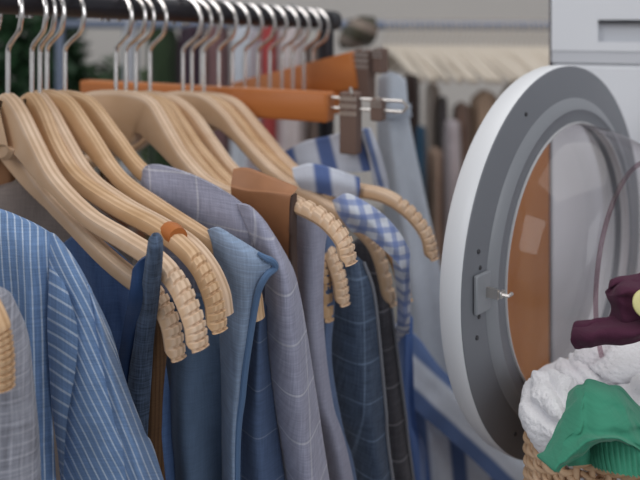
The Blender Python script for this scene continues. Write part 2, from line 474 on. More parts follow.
# bare steel hooks of hangers crowded further along the rail
def small_hanger(px, py, lab, i):
    D = 1/(1.613-.613*px/320)
    nk = P(px, py, D)
    root = thing('bar_hanger', nk, lab, 'hanger', 'bar hangers with steel hooks crowding the far end of the near rail')
    wire_hook('hook', nk, rn, root, rail_z(nk.x))
    up = Vector((0, 0, 1)); u = rn
    b = MB(); b.box(nk-up*0.013, u*0.055, Vector((u.y, -u.x, 0))*0.007, up*0.013, 0.003)
    b.build('wooden_bar', M['orange_wood'], root)
ords = ['second', 'third', 'fourth', 'fifth', 'sixth', 'seventh', 'eighth']
sp_ = [(219, 89), (232, 89), (245, 89), (258, 89), (270, 90), (282, 90), (293, 90), (304, 91), (313, 91)]
for i, (px, py) in enumerate(sp_):
    lab = ('nearest steel hook past the wooden ones on the near rail' if i == 0 else
           'last steel hook, beside the end cap of the near rail' if i == len(sp_)-1 else
           ords[i-1]+' steel hook past the wooden ones on the near rail')
    small_hanger(px, py, lab, i)

# ================================================================== TROUSER HANGERS with clips
def clamp(parent, p, u, w, h, t):
    """ribbed brown grip with a steel spring"""
    up = Vector((0, 0, 1)); n = Vector((u.y, -u.x, 0))
    c = MB(); c.box(p-up*h/2, u*w/2, n*t/2, up*h/2, 0.0012)
    o = c.build('clip', M['grip'], parent)
    r = MB()
    for k in range(3):
        for j in range(6):
            q = p+u*(-w/2+w*(j+0.5)/6)-up*(h*(0.10+0.12*k))+n*(t/2)
            r.box(q, u*w*0.055, n*0.0008, up*h*0.036)
    r.build('grip_ribs', M['clip_metal'], o)
    s = MB(); s.tube([p-up*h*.02-n*t*.7-u*w*.3, p+up*h*.06, p-up*h*.02+n*t*.7+u*w*.3], 0.0015, 6); s.build('spring', M['clip_metal'], o)
def trouser_hanger(label, a, b, h, t, hookpx, clips, rods=True):
    A, B = Vector(a), Vector(b); u = (B-A).normalized(); up = Vector((0, 0, 1))
    n = u.cross(up).normalized(); v = n.cross(u)
    if v.z < 0: v = -v
    mid = (A+B)/2
    root = thing('clamp_hanger', mid, label, 'hanger', 'orange wooden clamp hangers')
    m = MB(); m.box(mid-v*h/2, u*(B-A).length/2, v*h/2, n*t/2, 0.002); m.build('wooden_bar', M['orange_wood'], root)
    nk = mid+(B-A)*hookpx
    wire_hook('hook', nk, Vector((u.x, u.y, 0)).normalized(), root, 1.257)
    if rods:
        r = MB()
        for z in (0.18, 0.52): r.tube([B-v*h*z-u*0.01, B-v*h*z+u*0.078], 0.0017, 8)
        r.tube([B-v*h*.18+u*0.078, B-v*h*.35+u*0.083, B-v*h*.52+u*0.078], 0.0017, 8)
        r.build('clip_rods', M['clip_metal'], root)
    for q, w_, h_ in clips:
        clamp(root, B+u*q[0]+v*q[1], Vector((u.x, u.y, 0)).normalized(), w_, h_, 0.014)
    return root
trouser_hanger('long orange wooden clamp hanger with ribbed brown clip, nearer of the two', P(85, 80, .918), P(331, 92, .765), .0305, .02, 0.02,
               [((0.022, 0.001), .019, .062), ((0.052, -0.004), .012, .022)])
trouser_hanger('tilted orange wooden clamp hanger behind the longer one', P(236, 83, 1.12), P(357, 51, .93), .047, .022, 0.0,
               [((0.014, -0.001), .024, .06), ((0.040, -0.004), .014, .03)], rods=False)

# ================================================================== GARMENTS
BL = (-0.38, 0.92, 0)
BC = (-0.12, 0.99, 0)
F_pin = fabric('blue_pinstripe_linen', (0.155, 0.25, 0.44), [('u', 0.0047, 0.2, 0.1, (0.54, 0.62, 0.74), 0.75)], weave=0.16)
F_grey = fabric('grey_plaid_wool', (0.21, 0.215, 0.255), [('u', 0.0058, 0.2, 0, (0.42, 0.42, 0.48), .45), ('u', 0.031, 0.35, .2, (0.40, 0.41, 0.48), .3),
                ('v', 0.0062, 0.2, 0, (0.42, 0.42, 0.48), .45), ('v', 0.033, 0.35, .3, (0.40, 0.41, 0.48), .3)], weave=0.2)

def grp(name, label, loc, cat, group=None): return thing(name, loc, label, cat, group)

# grey plaid jacket, bottom left
sheet_o = sheet('plaid_jacket', [
    [(-110, 300, .45), (-50, 286, .435), (-8, 289, .425), (10, 296, .43), (16, 304, .44)],
    [(-110, 340, .44), (-50, 330, .42), (0, 328, .415), (20, 330, .425), (29, 335, .44)],
    [(-110, 400, .44), (-50, 400, .42), (0, 400, .413), (27, 400, .42), (37, 402, .44)],
    [(-110, 480, .44), (-50, 480, .42), (0, 480, .413), (33, 480, .42), (43, 480, .44)],
    [(-110, 760, .44), (-50, 760, .42), (0, 760, .413), (40, 760, .42), (52, 760, .44)]],
    F_grey, n=(30, 50), folds=1.5, fold_amp=.002, back=BL, thick=.012)
tag(sheet_o, 'grey plaid jacket at the bottom left corner, in front of the blue pinstriped shirt', 'jacket')

# blue pinstriped shirt
sh = grp('pinstripe_shirt', 'blue linen shirt with thin white pinstripes, hanging nearest on the left', P(0, 220, .48), 'shirt')
sheet('shirt_body', [
    [(-120, 188, .52), (-60, 195, .505), (0, 211, .485), (28, 221, .478), (53, 234, .473)],
    [(-120, 250, .51), (-60, 250, .49), (0, 250, .47), (28, 255, .465), (49, 266, .468)],
    [(-120, 330, .50), (-60, 330, .48), (0, 330, .462), (28, 330, .458), (47, 335, .465)],
    [(-120, 420, .50), (-60, 420, .48), (0, 420, .462), (30, 420, .458), (52, 420, .468)],
    [(-120, 780, .50), (-60, 780, .48), (20, 780, .462), (50, 780, .458), (74, 780, .468)]],
    F_pin, sh, n=(34, 50), folds=2, fold_amp=.002, back=BL, thick=.012, uvf=lambda x, y, d: ((x-0.03*(y-300))*.47/F, y*.47/F))
def uv_out(x, y, d):
    return ((x-0.47*(y-245)-8e-4*(x-80)**2*0)*.40*1.25/F*0.9, y*.47/F)
sheet('sleeve', [
    [(48, 234, .474), (54, 236.5, .471), (60, 241.5, .469), (66, 248, .470), (72, 256, .477)],
    [(49, 264, .468), (60, 262, .462), (70, 264, .460), (81, 272, .465), (90, 289, .48)],
    [(48, 310, .466), (66, 310, .456), (82, 310, .452), (96, 318, .459), (110, 332, .48)],
    [(49, 360, .466), (70, 360, .454), (88, 362, .45), (108, 366, .457), (125, 380, .482)],
    [(55, 420, .468), (78, 420, .454), (100, 420, .45), (126, 424, .457), (144, 430, .484)],
    [(62, 480, .47), (86, 480, .456), (114, 480, .45), (146, 480, .458), (164, 480, .486)],
    [(98, 780, .47), (130, 780, .456), (170, 780, .45), (214, 780, .458), (244, 780, .486)]],
    F_pin, sh, n=(46, 70), wr=.002, wf=7, back=BL, thick=.012, uvf=uv_out, seed=2)
def uv_in(x, y, d):
    return ((y-0.62*x)*.46/F*0.62, x*.46/F)
sheet('sleeve_underside', [
    [(49, 268, .4655), (53, 270, .4628), (59, 274, .4605)],
    [(48, 292, .463), (57, 294, .456), (69, 298, .4520)],
    [(47, 330, .461), (60, 330, .452), (77, 332, .4485)],
    [(49, 370, .461), (60, 372, .452), (75, 374, .447)],
    [(54, 420, .463), (60, 420, .454), (67, 422, .449)],
    [(61, 478, .465), (62, 479, .458), (63, 480, .453)]],
    F_pin, sh, n=(20, 40), wr=.0012, back=BL, thick=.003, edge=.002, uvf=uv_in, seed=3)
sheet('sleeve_placket', [
    [(84, 284, .466), (90, 287, .464), (94, 296, .476)],
    [(95, 330, .4575), (104, 332, .456), (109, 336, .476)],
    [(102, 375, .454), (113, 377, .4525), (125, 382, .476)],
    [(114, 425, .4525), (128, 428, .451), (144, 432, .478)],
    [(127, 480, .4535), (145, 480, .451), (164, 480, .480)],
    [(180, 780, .455), (214, 780, .452), (244, 780, .48)]],
    F_pin, sh, n=(16, 50), wr=.001, back=BL, thick=.003, edge=.003, uvf=lambda x, y, d: ((x-0.41*(y-300))*.47/F, y*.47/F), seed=4)

# brown-grey jacket between the hangers
F_brown = fabric('dark_brown_wool', (0.24, 0.20, 0.185), weave=0.1)
o = sheet('brown_jacket', [
    [(-60, 205, 0.6700), (-10, 190, 0.6650), (25, 178, 0.6600), (50, 186, 0.6550), (80, 212, 0.6450)],
    [(-60, 230, 0.6600), (-10, 205, 0.6500), (30, 196, 0.6450), (70, 216, 0.6400), (105, 246, 0.6150)],
    [(-60, 260, 0.6350), (-10, 240, 0.6250), (40, 235, 0.6200), (90, 245, 0.6200), (132, 270, 0.6100)],
    [(-60, 760, 0.6350), (-10, 760, 0.6250), (40, 760, 0.6200), (80, 760, 0.6200), (120, 760, 0.6100)]],
    F_brown, n=(26, 40), folds=2, back=BL, thick=.012)
tag(o, 'dark brown jacket on the hangers behind the pinstriped shirt collar', 'jacket')
F_tan = fabric('grey_tan_tweed', (0.26, 0.22, 0.19), weave=0.15)
o = sheet('tweed_scarf', [
    [(-40, 190, 0.6470), (-5, 196, 0.6420), (12, 184, 0.6420), (22, 176, 0.6470)],
    [(-40, 215, 0.6370), (-5, 214, 0.6320), (12, 210, 0.6320), (20, 200, 0.6370)],
    [(-40, 290, 0.6320), (-5, 290, 0.6270), (12, 290, 0.6270), (20, 290, 0.6320)],
    [(-40, 500, 0.6320), (-5, 500, 0.6270), (12, 500, 0.6270), (20, 500, 0.6320)]], F_tan, n=(16, 30), back=BL, thick=.01)
tag(o, 'grey tan tweed scarf at the left edge above the pinstriped shirt', 'scarf')
o = sheet('tan_leather_collar', [
    [(-40, 150, 0.6550), (-10, 153, 0.6550), (10, 156, 0.6550), (19, 158, 0.6600)],
    [(-40, 172, 0.6500), (-10, 176, 0.6500), (8, 178, 0.6500), (17, 180, 0.6550)],
    [(-40, 240, 0.6500), (-10, 240, 0.6500), (5, 240, 0.6500), (12, 240, 0.6550)]], fabric('tan_leather', (0.33, 0.17, 0.09), weave=.03), n=(14, 16), back=BL, thick=.008)
tag(o, 'tan leather collar at the left edge under the broad hanger plate', 'collar')

# navy shirt behind the pinstriped sleeve
F_navyshirt = fabric('blue_cotton', (0.115, 0.195, 0.40), [('u', .006, .3, 0, (0.11, 0.18, 0.37), .5)], weave=0.12)
o = sheet('blue_shirt', [
    [(62, 244, .565), (85, 232, .555), (110, 246, .55), (136, 268, .545)],
    [(72, 262, .56), (95, 262, .55), (120, 272, .545), (148, 290, .54)],
    [(90, 330, .56), (110, 330, .55), (130, 335, .545), (160, 340, .545)],
    [(110, 420, .56), (130, 420, .55), (150, 420, .545), (175, 430, .545)],
    [(150, 780, .56), (180, 780, .55), (200, 780, .545), (230, 780, .545)]],
    F_navyshirt, n=(26, 50), folds=2, fold_amp=.003, back=BL, thick=.01)
tag(o, 'plain dark blue shirt between the pinstriped shirt and the denim trousers', 'shirt')

# denim trousers with a dark blue inner facing
F_denim = fabric('grey_blue_denim', (0.060, 0.085, 0.135), weave=0.45, blotch=.4)
F_navy = fabric('dark_navy_cotton', (0.02, 0.045, 0.115), weave=0.08)
dn = grp('denim_trousers', 'grey blue denim trousers folded over the front hanger, showing navy lining', P(150, 240, .465), 'trousers')
sheet('trouser_leg', [
    [(148, 240, .452), (152, 236, .449), (158, 236, .449), (163, 241, .452)],
    [(146, 255, .45), (151, 253, .444), (157, 253, .444), (163, 256, .45)],
    [(141, 290, .462), (147, 290, .456), (153, 290, .456), (160, 292, .462)],
    [(134, 340, .487), (141, 340, .482), (147, 340, .482), (154, 342, .487)],
    [(126, 400, .51), (134, 400, .505), (142, 400, .505), (150, 400, .51)],
    [(110, 600, .53), (118, 600, .525), (126, 600, .525), (136, 600, .53)]], F_denim, dn, n=(16, 50), wr=.001, back=BC, thick=.008)
sheet('lining', [
    [(132, 270, .464), (139, 262, .463), (148, 256, .464)],
    [(128, 300, .462), (135, 298, .460), (145, 296, .463)],
    [(121, 340, .492), (130, 340, .49), (139, 340, .492)],
    [(114, 400, .515), (123, 400, .512), (133, 400, .515)],
    [(104, 600, .535), (110, 600, .532), (122, 600, .535)]], F_navy, dn, n=(12, 40), wr=.0006, back=BC, thick=.004)
# brown strip
o = sheet('brown_trousers', [
    [(152, 318, .525), (160, 312, .52), (172, 322, .525)],
    [(148, 360, .52), (155, 358, .515), (166, 362, .52)],
    [(142, 420, .525), (151, 420, .52), (162, 420, .525)],
    [(145, 480, .53), (154, 480, .525), (166, 480, .53)],
    [(170, 780, .54), (184, 780, .53), (200, 780, .54)]], fabric('brown_corduroy', (0.115, 0.062, 0.032), [('u', .003, .4, 0, (.07, .036, .02), .7)]), n=(12, 40), back=BC, thick=.008)
tag(o, 'narrow brown trousers hanging beneath the lowest ribbed hanger end', 'trousers')

# lower light blue shirt under the tips, its shade painted as a darker sheet
F_shirt_shade = fabric('shaded_blue_shirting', (0.095, 0.14, 0.22), weave=0.08)
o = sheet('shirt_in_shade', [
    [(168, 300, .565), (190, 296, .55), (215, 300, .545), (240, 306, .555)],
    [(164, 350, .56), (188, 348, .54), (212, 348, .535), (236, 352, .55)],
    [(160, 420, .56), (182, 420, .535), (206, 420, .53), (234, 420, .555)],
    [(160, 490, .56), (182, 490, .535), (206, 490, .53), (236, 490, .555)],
    [(170, 800, .56), (200, 800, .535), (230, 800, .53), (260, 800, .555)]], F_shirt_shade, n=(30, 50), folds=1.4, fold_amp=.007, back=BC, thick=.01, seed=1)
tag(o, 'lower light blue shirt under the tall ribbed tips, shade painted as darker navy cloth', 'trousers')

# light blue shirt
F_light = fabric('light_blue_chambray', (0.225, 0.29, 0.405), [('v', .004, .2, 0, (.26, .36, .53), .4)], weave=0.14)
lb = grp('light_blue_shirt', 'plain light blue shirt front with turned edge, right of the ribbed hanger tips', P(215, 230, .52), 'shirt')
sheet('shirt_front', [
    [(207, 230, .535), (218, 229, .525), (236, 240, .515), (256, 252, .507), (272, 262, .505)],
    [(212, 246, .53), (224, 246, .515), (240, 254, .505), (256, 264, .50), (268, 274, .502)],
    [(218, 285, .53), (228, 285, .512), (238, 288, .503), (248, 292, .50), (257, 296, .504)],
    [(219, 330, .532), (228, 330, .514), (236, 332, .505), (243, 334, .502), (250, 336, .507)],
    [(221, 390, .54), (227, 390, .52), (233, 390, .51), (238, 390, .508), (243, 390, .513)],
    [(222, 480, .545), (226, 480, .525), (230, 480, .515), (234, 480, .513), (237, 480, .518)],
    [(228, 800, .545), (232, 800, .525), (236, 800, .515), (240, 800, .513), (244, 800, .518)]], F_light, lb, n=(28, 60), wr=.0012, back=BC, thick=.005)
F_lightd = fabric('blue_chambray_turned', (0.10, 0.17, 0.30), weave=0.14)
b = MB()
pth = [Vector(q) for q in spline([tuple(P(*q)) for q in [(258, 253, .505), (266, 258, .503), (273, 262, .504), (275, 268, .506), (268, 274, .501), (262, 283, .500), (257, 297, .502), (250, 337, .505), (243, 391, .511), (237, 481, .516), (243, 800, .516)]], 90)]
b.tube(pth, [0.0012+0.0012*min(1, i/12) for i in range(90)], 8)
o = b.build('hem_roll', F_lightd, lb); o.data.uv_layers.new(name='UVMap')

# lilac grey checked jacket
F_lilac = fabric('lilac_grey_windowpane', (0.30, 0.305, 0.40), [('u', .034, .035, .32, (.52, .52, .58), .6), ('v', .034, .04, .3, (.52, .52, .58), .6)], weave=0.15)
F_lilac_shade = fabric('lilac_windowpane_shade', (0.085, 0.125, 0.225), [('v', .034, .03, .4, (.25, .29, .38), .45)], weave=0.12)  # jacket body beside the sleeve, its shade put into a darker blue cloth
lj = grp('checked_jacket', 'lilac grey windowpane checked jacket in the middle of the near rail', P(150, 168, .60), 'jacket')
sheet('jacket_body', [
    [(139, 176, .62), (148, 165, .61), (172, 169, .60), (206, 182, .58), (240, 202, .56), (266, 226, .55)],
    [(142, 194, .61), (150, 190, .60), (175, 196, .59), (210, 212, .57), (244, 232, .55), (272, 252, .545)],
    [(146, 216, .61), (160, 220, .60), (190, 230, .59), (220, 248, .57), (250, 268, .555), (276, 290, .55)],
    [(160, 300, .61), (180, 300, .60), (210, 300, .59), (232, 310, .575), (254, 320, .56), (276, 340, .555)],
    [(170, 420, .61), (190, 420, .60), (220, 420, .59), (240, 420, .575), (262, 420, .56), (284, 420, .565)],
    [(180, 800, .61), (200, 800, .60), (230, 800, .59), (260, 800, .575), (285, 800, .565), (310, 800, .57)]], F_lilac, lj, n=(40, 60), back=BC, thick=.01, wr=.001)
sheet('sleeve', [
    [(236, 204, .555), (250, 208, .545), (266, 224, .54), (278, 242, .545)],
    [(250, 236, .545), (264, 238, .532), (280, 250, .53), (293, 268, .545)],
    [(264, 275, .54), (276, 276, .52), (288, 282, .518), (300, 294, .54)],
    [(265, 330, .54), (279, 330, .515), (294, 332, .513), (308, 338, .54)],
    [(272, 400, .545), (287, 400, .518), (303, 400, .515), (318, 402, .545)],
    [(284, 480, .55), (298, 480, .522), (314, 480, .52), (330, 482, .55)],
    [(330, 800, .55), (346, 800, .522), (364, 800, .52), (382, 800, .55)]], F_lilac, lj, n=(26, 70), back=BC, thick=.01, wr=.002, wf=6)
sheet('shaded_front', [
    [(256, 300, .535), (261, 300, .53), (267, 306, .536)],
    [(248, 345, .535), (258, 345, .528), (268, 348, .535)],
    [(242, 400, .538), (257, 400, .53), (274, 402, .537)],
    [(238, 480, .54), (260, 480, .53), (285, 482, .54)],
    [(260, 800, .54), (295, 800, .53), (332, 800, .54)]], F_lilac_shade, lj, n=(18, 50), back=BC, thick=.006, folds=1, fold_amp=.003)

# brown leather panel
lp = grp('leather_jacket', 'brown leather panel draped over the broad hanger beside the checked jacket', P(262, 180, .58), 'jacket')
F_lea = plain('brown_leather', (0.33, 0.145, 0.065), 0.5, noise_amt=.15, scale=60)
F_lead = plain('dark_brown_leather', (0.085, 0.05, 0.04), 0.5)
sheet('leather_panel', [
    [(233, 169, .605), (248, 169, .60), (272, 178, .585), (298, 188, .57)],
    [(231, 184, .598), (248, 188, .59), (268, 190, .578), (294, 193, .565)],
    [(231, 192, .596), (248, 195, .588), (268, 197, .576), (290, 200, .563)],
    [(236, 230, .60), (252, 230, .592), (270, 234, .58), (289, 236, .567)],
    [(256, 300, .605), (266, 300, .598), (278, 300, .585), (290, 300, .572)],
    [(270, 600, .605), (280, 600, .598), (292, 600, .585), (304, 600, .572)]], F_lea, lp, n=(26, 40), wr=.0008, back=BC, thick=.006)
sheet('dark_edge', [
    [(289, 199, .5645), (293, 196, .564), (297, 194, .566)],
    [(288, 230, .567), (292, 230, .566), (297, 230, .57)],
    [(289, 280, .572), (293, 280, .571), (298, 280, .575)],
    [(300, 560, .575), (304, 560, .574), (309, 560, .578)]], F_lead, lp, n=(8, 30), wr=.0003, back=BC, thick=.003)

# lilac shirt + slim blue one
F_mauve = fabric('mauve_grey_cotton', (0.32, 0.325, 0.42), weave=0.1)
o = sheet('mauve_shirt', [
    [(292, 214, .605), (304, 209, .595), (318, 213, .592), (330, 228, .60)],
    [(294, 245, .60), (304, 243, .59), (315, 245, .588), (325, 250, .598)],
    [(297, 320, .60), (307, 320, .588), (316, 320, .588), (324, 322, .598)],
    [(305, 400, .605), (314, 400, .592), (324, 400, .59), (333, 402, .60)],
    [(325, 480, .61), (334, 480, .598), (344, 480, .594), (354, 482, .604)],
    [(370, 800, .61), (380, 800, .598), (394, 800, .594), (408, 800, .604)]], F_mauve, n=(20, 60), back=BC, thick=.01)
tag(o, 'mauve grey shirt just right of the lilac checked jacket', 'shirt')
F_bluegrey = fabric('slate_blue_cotton', (0.12, 0.17, 0.29), weave=0.1)
o = sheet('slate_shirt', [
    [(318, 236, .618), (326, 232, .612), (336, 240, .618)],
    [(319, 300, .616), (327, 300, .608), (335, 300, .616)],
    [(320, 360, .616), (326, 360, .608), (332, 360, .616)],
    [(328, 430, .618), (336, 430, .61), (344, 430, .618)],
    [(345, 500, .62), (352, 500, .612), (360, 500, .62)],
    [(380, 800, .62), (388, 800, .612), (396, 800, .62)]], F_bluegrey, n=(12, 50), back=BC, thick=.008)
tag(o, 'slim slate blue shirt edge between the mauve shirt and navy checked jacket', 'shirt')

# navy windowpane jacket
F_nplaid = fabric('navy_windowpane_wool', (0.075, 0.105, 0.165), [('u', .032, .05, .55, (.16, .22, .32), .7), ('v', .034, .05, .1, (.16, .22, .32), .7)], weave=0.3)
F_lit_edge = fabric('edge_highlight_grey', (0.25, 0.26, 0.30), weave=0.15)  # pale colour for light catching the jacket edges, modelled as thin rolls
nj = grp('navy_checked_jacket', 'navy windowpane checked jacket below the orange hanger ends', P(350, 262, .62), 'jacket')
sheet('jacket_side', [
    [(326, 268, .65), (338, 262, .64), (352, 255, .632), (364, 262, .638)],
    [(326, 300, .645), (342, 300, .63), (358, 296, .622), (374, 292, .634)],
    [(326, 345, .645), (344, 345, .628), (362, 345, .62), (380, 345, .634)],
    [(333, 410, .65), (350, 410, .632), (368, 410, .622), (386, 410, .638)],
    [(352, 480, .655), (366, 480, .636), (380, 480, .628), (393, 480, .644)],
    [(400, 800, .655), (414, 800, .636), (428, 800, .628), (442, 800, .644)]], F_nplaid, nj, n=(28, 60), back=BC, thick=.012, wr=.002)
b = MB(); b.tube([Vector(q) for q in spline([tuple(P(*q)) for q in [(364, 262, .634), (374, 292, .632), (380, 345, .632), (386, 410, .636), (393, 480, .642), (442, 800, .642)]], 50)], 0.0014, 8)
o = b.build('lit_edge', F_lit_edge, nj); o.data.uv_layers.new(name='UVMap')

F_char = fabric('charcoal_plaid_wool', (0.085, 0.085, 0.10), [('u', .012, .1, .2, (.12, .12, .14), .5), ('v', .034, .05, .4, (.3, .3, .34), .6), ('v', .008, .3, .1, (.10, .10, .12), .5)], weave=0.2)
cj = grp('charcoal_jacket', 'charcoal plaid jacket right behind the navy checked jacket', P(375, 250, .67), 'jacket')
sheet('jacket_side', [
    [(350, 246, .69), (362, 240, .68), (374, 248, .675), (382, 262, .68)],
    [(360, 290, .69), (370, 290, .672), (380, 290, .67), (390, 298, .68)],
    [(366, 340, .69), (376, 340, .672), (386, 340, .67), (396, 342, .68)],
    [(374, 410, .69), (384, 410, .672), (395, 410, .67), (405, 410, .682)],
    [(382, 480, .695), (394, 480, .676), (405, 480, .674), (414, 482, .688)],
    [(425, 800, .695), (438, 800, .676), (450, 800, .674), (462, 800, .688)]], F_char, cj, n=(22, 60), back=BC, thick=.012, wr=.0015)
b = MB(); b.tube([Vector(q) for q in spline([tuple(P(*q)) for q in [(382, 262, .677), (390, 298, .677), (396, 342, .677), (405, 410, .679), (414, 482, .685), (462, 800, .685)]], 50)], 0.0014, 8)
o = b.build('lit_edge', F_lit_edge, cj); o.data.uv_layers.new(name='UVMap')  # painted edge highlight, as on the navy jacket

# blue and white checked shirt
F_check = fabric('blue_white_check_cotton', (0.56, 0.59, 0.67), [('u', .012, .42, .1, (.13, .19, .42), .66), ('v', .0105, .40, .2, (.13, .19, .42), .66)], weave=0.06, blotch=.2)
ck = grp('checked_shirt', 'blue and white small checked shirt draped over the hangers behind the ribbed ends', P(370, 215, 0.6250), 'shirt')
sheet('shoulder', [
    [(332, 200, 0.6500), (345, 193, 0.6450), (360, 199, 0.6400), (380, 212, 0.6350), (398, 230, 0.6300), (410, 250, 0.6300)],
    [(338, 214, 0.6450), (350, 212, 0.6350), (366, 220, 0.6280), (384, 236, 0.6230), (398, 250, 0.6220), (409, 266, 0.6270)],
    [(352, 232, 0.6450), (362, 234, 0.6350), (374, 242, 0.6280), (388, 254, 0.6230), (400, 266, 0.6220), (408, 282, 0.6300)]], F_check, ck, n=(40, 24), back=BC, thick=.006, wr=.004, wf=14)
sheet('sleeve', [
    [(392, 256, 0.6350), (400, 260, 0.6250), (409, 268, 0.6290)],
    [(398, 300, 0.6400), (404, 300, 0.6290), (411, 302, 0.6350)],
    [(397, 330, .66), (403, 330, .65), (409, 332, .655)],
    [(394, 375, .80), (400, 375, .79), (406, 377, .795)],
    [(400, 800, .81), (410, 800, .80), (420, 800, .805)]], F_check, ck, n=(16, 50), back=BC, thick=.008, wr=.003, wf=14)

# wide striped shirt (top, clipped) and lower striped shirt
F_wide = fabric('wide_blue_white_stripe', (0.55, 0.58, 0.67), [('u', .041, .40, .25, (.075, .125, .31), .95)], weave=0.05)
ws = grp('striped_shirt', 'white shirt with broad navy stripes held by the ribbed brown clip', P(340, 145, 0.7380), 'shirt')
sheet('shirt_fold', [
    [(284, 152, 0.7980), (305, 142, 0.7930), (328, 137, 0.7830), (350, 131, 0.7730), (366, 128, 0.7730)],
    [(287, 163, 0.7880), (308, 160, 0.7800), (332, 158, 0.7730), (354, 156, 0.7660), (372, 152, 0.7660)],
    [(294, 172, 0.7830), (314, 172, 0.7730), (337, 172, 0.7660), (358, 172, 0.7630), (378, 170, 0.7630)]], F_wide, ws, n=(36, 20), back=BC, thick=.006, wr=.002,
    uvf=lambda x, y, d: ((x-.25*(y-150))*.78/F, y*.78/F))
sheet('collar', [
    [(292, 168, 0.7060), (312, 164, 0.6980), (336, 170, 0.6930), (360, 178, 0.6880)],
    [(295, 180, 0.7000), (316, 180, 0.6910), (338, 184, 0.6860), (360, 190, 0.6840)],
    [(302, 190, 0.7030), (320, 194, 0.6930), (340, 198, 0.6880), (358, 200, 0.6880)]], F_wide, ws, n=(30, 18), back=BC, thick=.006, wr=.002,
    uvf=lambda x, y, d: ((x-.12*(y-170)+12)*.76/F, y*.76/F))
sheet('button_placket', [
    [(358, 131, 0.7650), (364, 129, 0.7630), (371, 128, 0.7650)],
    [(366, 150, 0.7610), (372, 149, 0.7580), (379, 148, 0.7610)],
    [(372, 176, 0.7610), (379, 176, 0.7580), (387, 176, 0.7610)],
    [(376, 200, 0.7630), (383, 200, 0.7600), (391, 200, 0.7630)]], fabric('white_cotton_edge', (.55, .58, .67), [('u', .018, .3, .62, (.10, .16, .36), .85)]), ws, n=(10, 24), back=BC, thick=.004,
    uvf=lambda x, y, d: ((x-.27*(y-130))*.77/F, y*.77/F))

F_wide2 = fabric('wide_blue_white_stripe_lower', (0.60, 0.65, 0.74), [('u', .042, .42, .1, (.075, .13, .29), .95)], weave=0.05)
ls = grp('striped_blouse', 'blouse with broad blue and white stripes behind the bottom of the washing machine door', P(430, 380, .86), 'blouse')
sheet('blouse_body', [
    [(392, 372, .86), (408, 372, .855), (430, 385, .855), (455, 405, .86)],
    [(392, 420, .86), (412, 420, .85), (444, 425, .85), (480, 440, .86)],
    [(394, 480, .86), (420, 480, .845), (460, 480, .845), (524, 480, .86)],
    [(400, 800, .86), (440, 800, .845), (500, 800, .845), (560, 800, .86)]], F_wide2, ls, n=(40, 50), back=BC, thick=.012, folds=3, fold_amp=.006,
    uvf=lambda x, y, d: ((x-.09*(y-400)+6)*.85/F, y*.85/F))
sheet('blouse_sleeve', [
    [(400, 392, .84), (408, 352, .845), (414, 336, .85), (421, 340, .855)],
    [(414, 408, .825), (426, 388, .83), (436, 374, .835), (440, 366, .845)],
    [(446, 436, .82), (458, 420, .825), (468, 408, .83), (476, 402, .845)],
    [(496, 482, .82), (506, 470, .825), (516, 458, .83), (524, 450, .845)],
    [(545, 524, .82), (556, 514, .825), (566, 504, .83), (574, 496, .845)]], F_wide2, ls, n=(24, 50), back=BC, thick=.012, wr=.003,
    uvf=lambda x, y, d: (((y-.92*x)*.72+3)*.84/F*.95, x*.84/F))
F_blue = fabric('mid_blue_cotton', (0.09, 0.17, 0.42), [('u', .03, .3, 0, (.30, .36, .5), .5)], weave=.06)
o = sheet('blue_blouse', [
    [(402, 315, .765), (407, 312, .76), (413, 318, .765)],
    [(399, 360, .765), (406, 360, .757), (413, 362, .765)],
    [(402, 420, .768), (408, 420, .76), (416, 422, .77)],
    [(408, 480, .77), (418, 480, .762), (430, 482, .775)],
    [(430, 800, .77), (445, 800, .762), (460, 800, .775)]], F_blue, n=(14, 50), back=BC, thick=.01, folds=1.5, fold_amp=.004)
tag(o, 'mid blue blouse sliver between the charcoal jacket and striped blouse', 'blouse')

# pale trousers
F_pale = fabric('pale_blue_grey_twill', (0.54, 0.59, 0.67), weave=0.06)
pt = grp('pale_trousers', 'pale blue grey trousers hanging tall behind the striped shirt', P(395, 75, .95), 'trousers')
sheet('trouser_legs', [
    [(378, 78, .96), (388, 72, .95), (398, 74, .95), (406, 80, .96)],
    [(377, 120, .955), (388, 120, .94), (399, 120, .94), (410, 122, .955)],
    [(380, 180, .955), (394, 180, .935), (408, 180, .935), (422, 182, .955)],
    [(392, 260, .955), (408, 260, .935), (424, 260, .935), (439, 262, .955)],
    [(404, 350, .955), (420, 350, .935), (438, 350, .935), (456, 352, .955)],
    [(425, 480, .955), (445, 480, .935), (465, 480, .935), (486, 482, .955)],
    [(470, 800, .955), (490, 800, .935), (515, 800, .935), (540, 800, .955)]], F_pale, pt, n=(30, 60), back=BC, thick=.014, folds=1.6, fold_amp=.006)
sheet('waistband', [
    [(377, 104, .945), (388, 105, .93), (399, 105, .93), (411, 104, .945)],
    [(377, 110, .943), (388, 111, .928), (399, 111, .928), (411, 110, .943)],
    [(378, 117, .945), (388, 118, .93), (399, 118, .93), (412, 117, .945)]], fabric('grey_blue_twill_band', (.43, .48, .56)), pt, n=(16, 8), back=BC, thick=.003, wr=0)
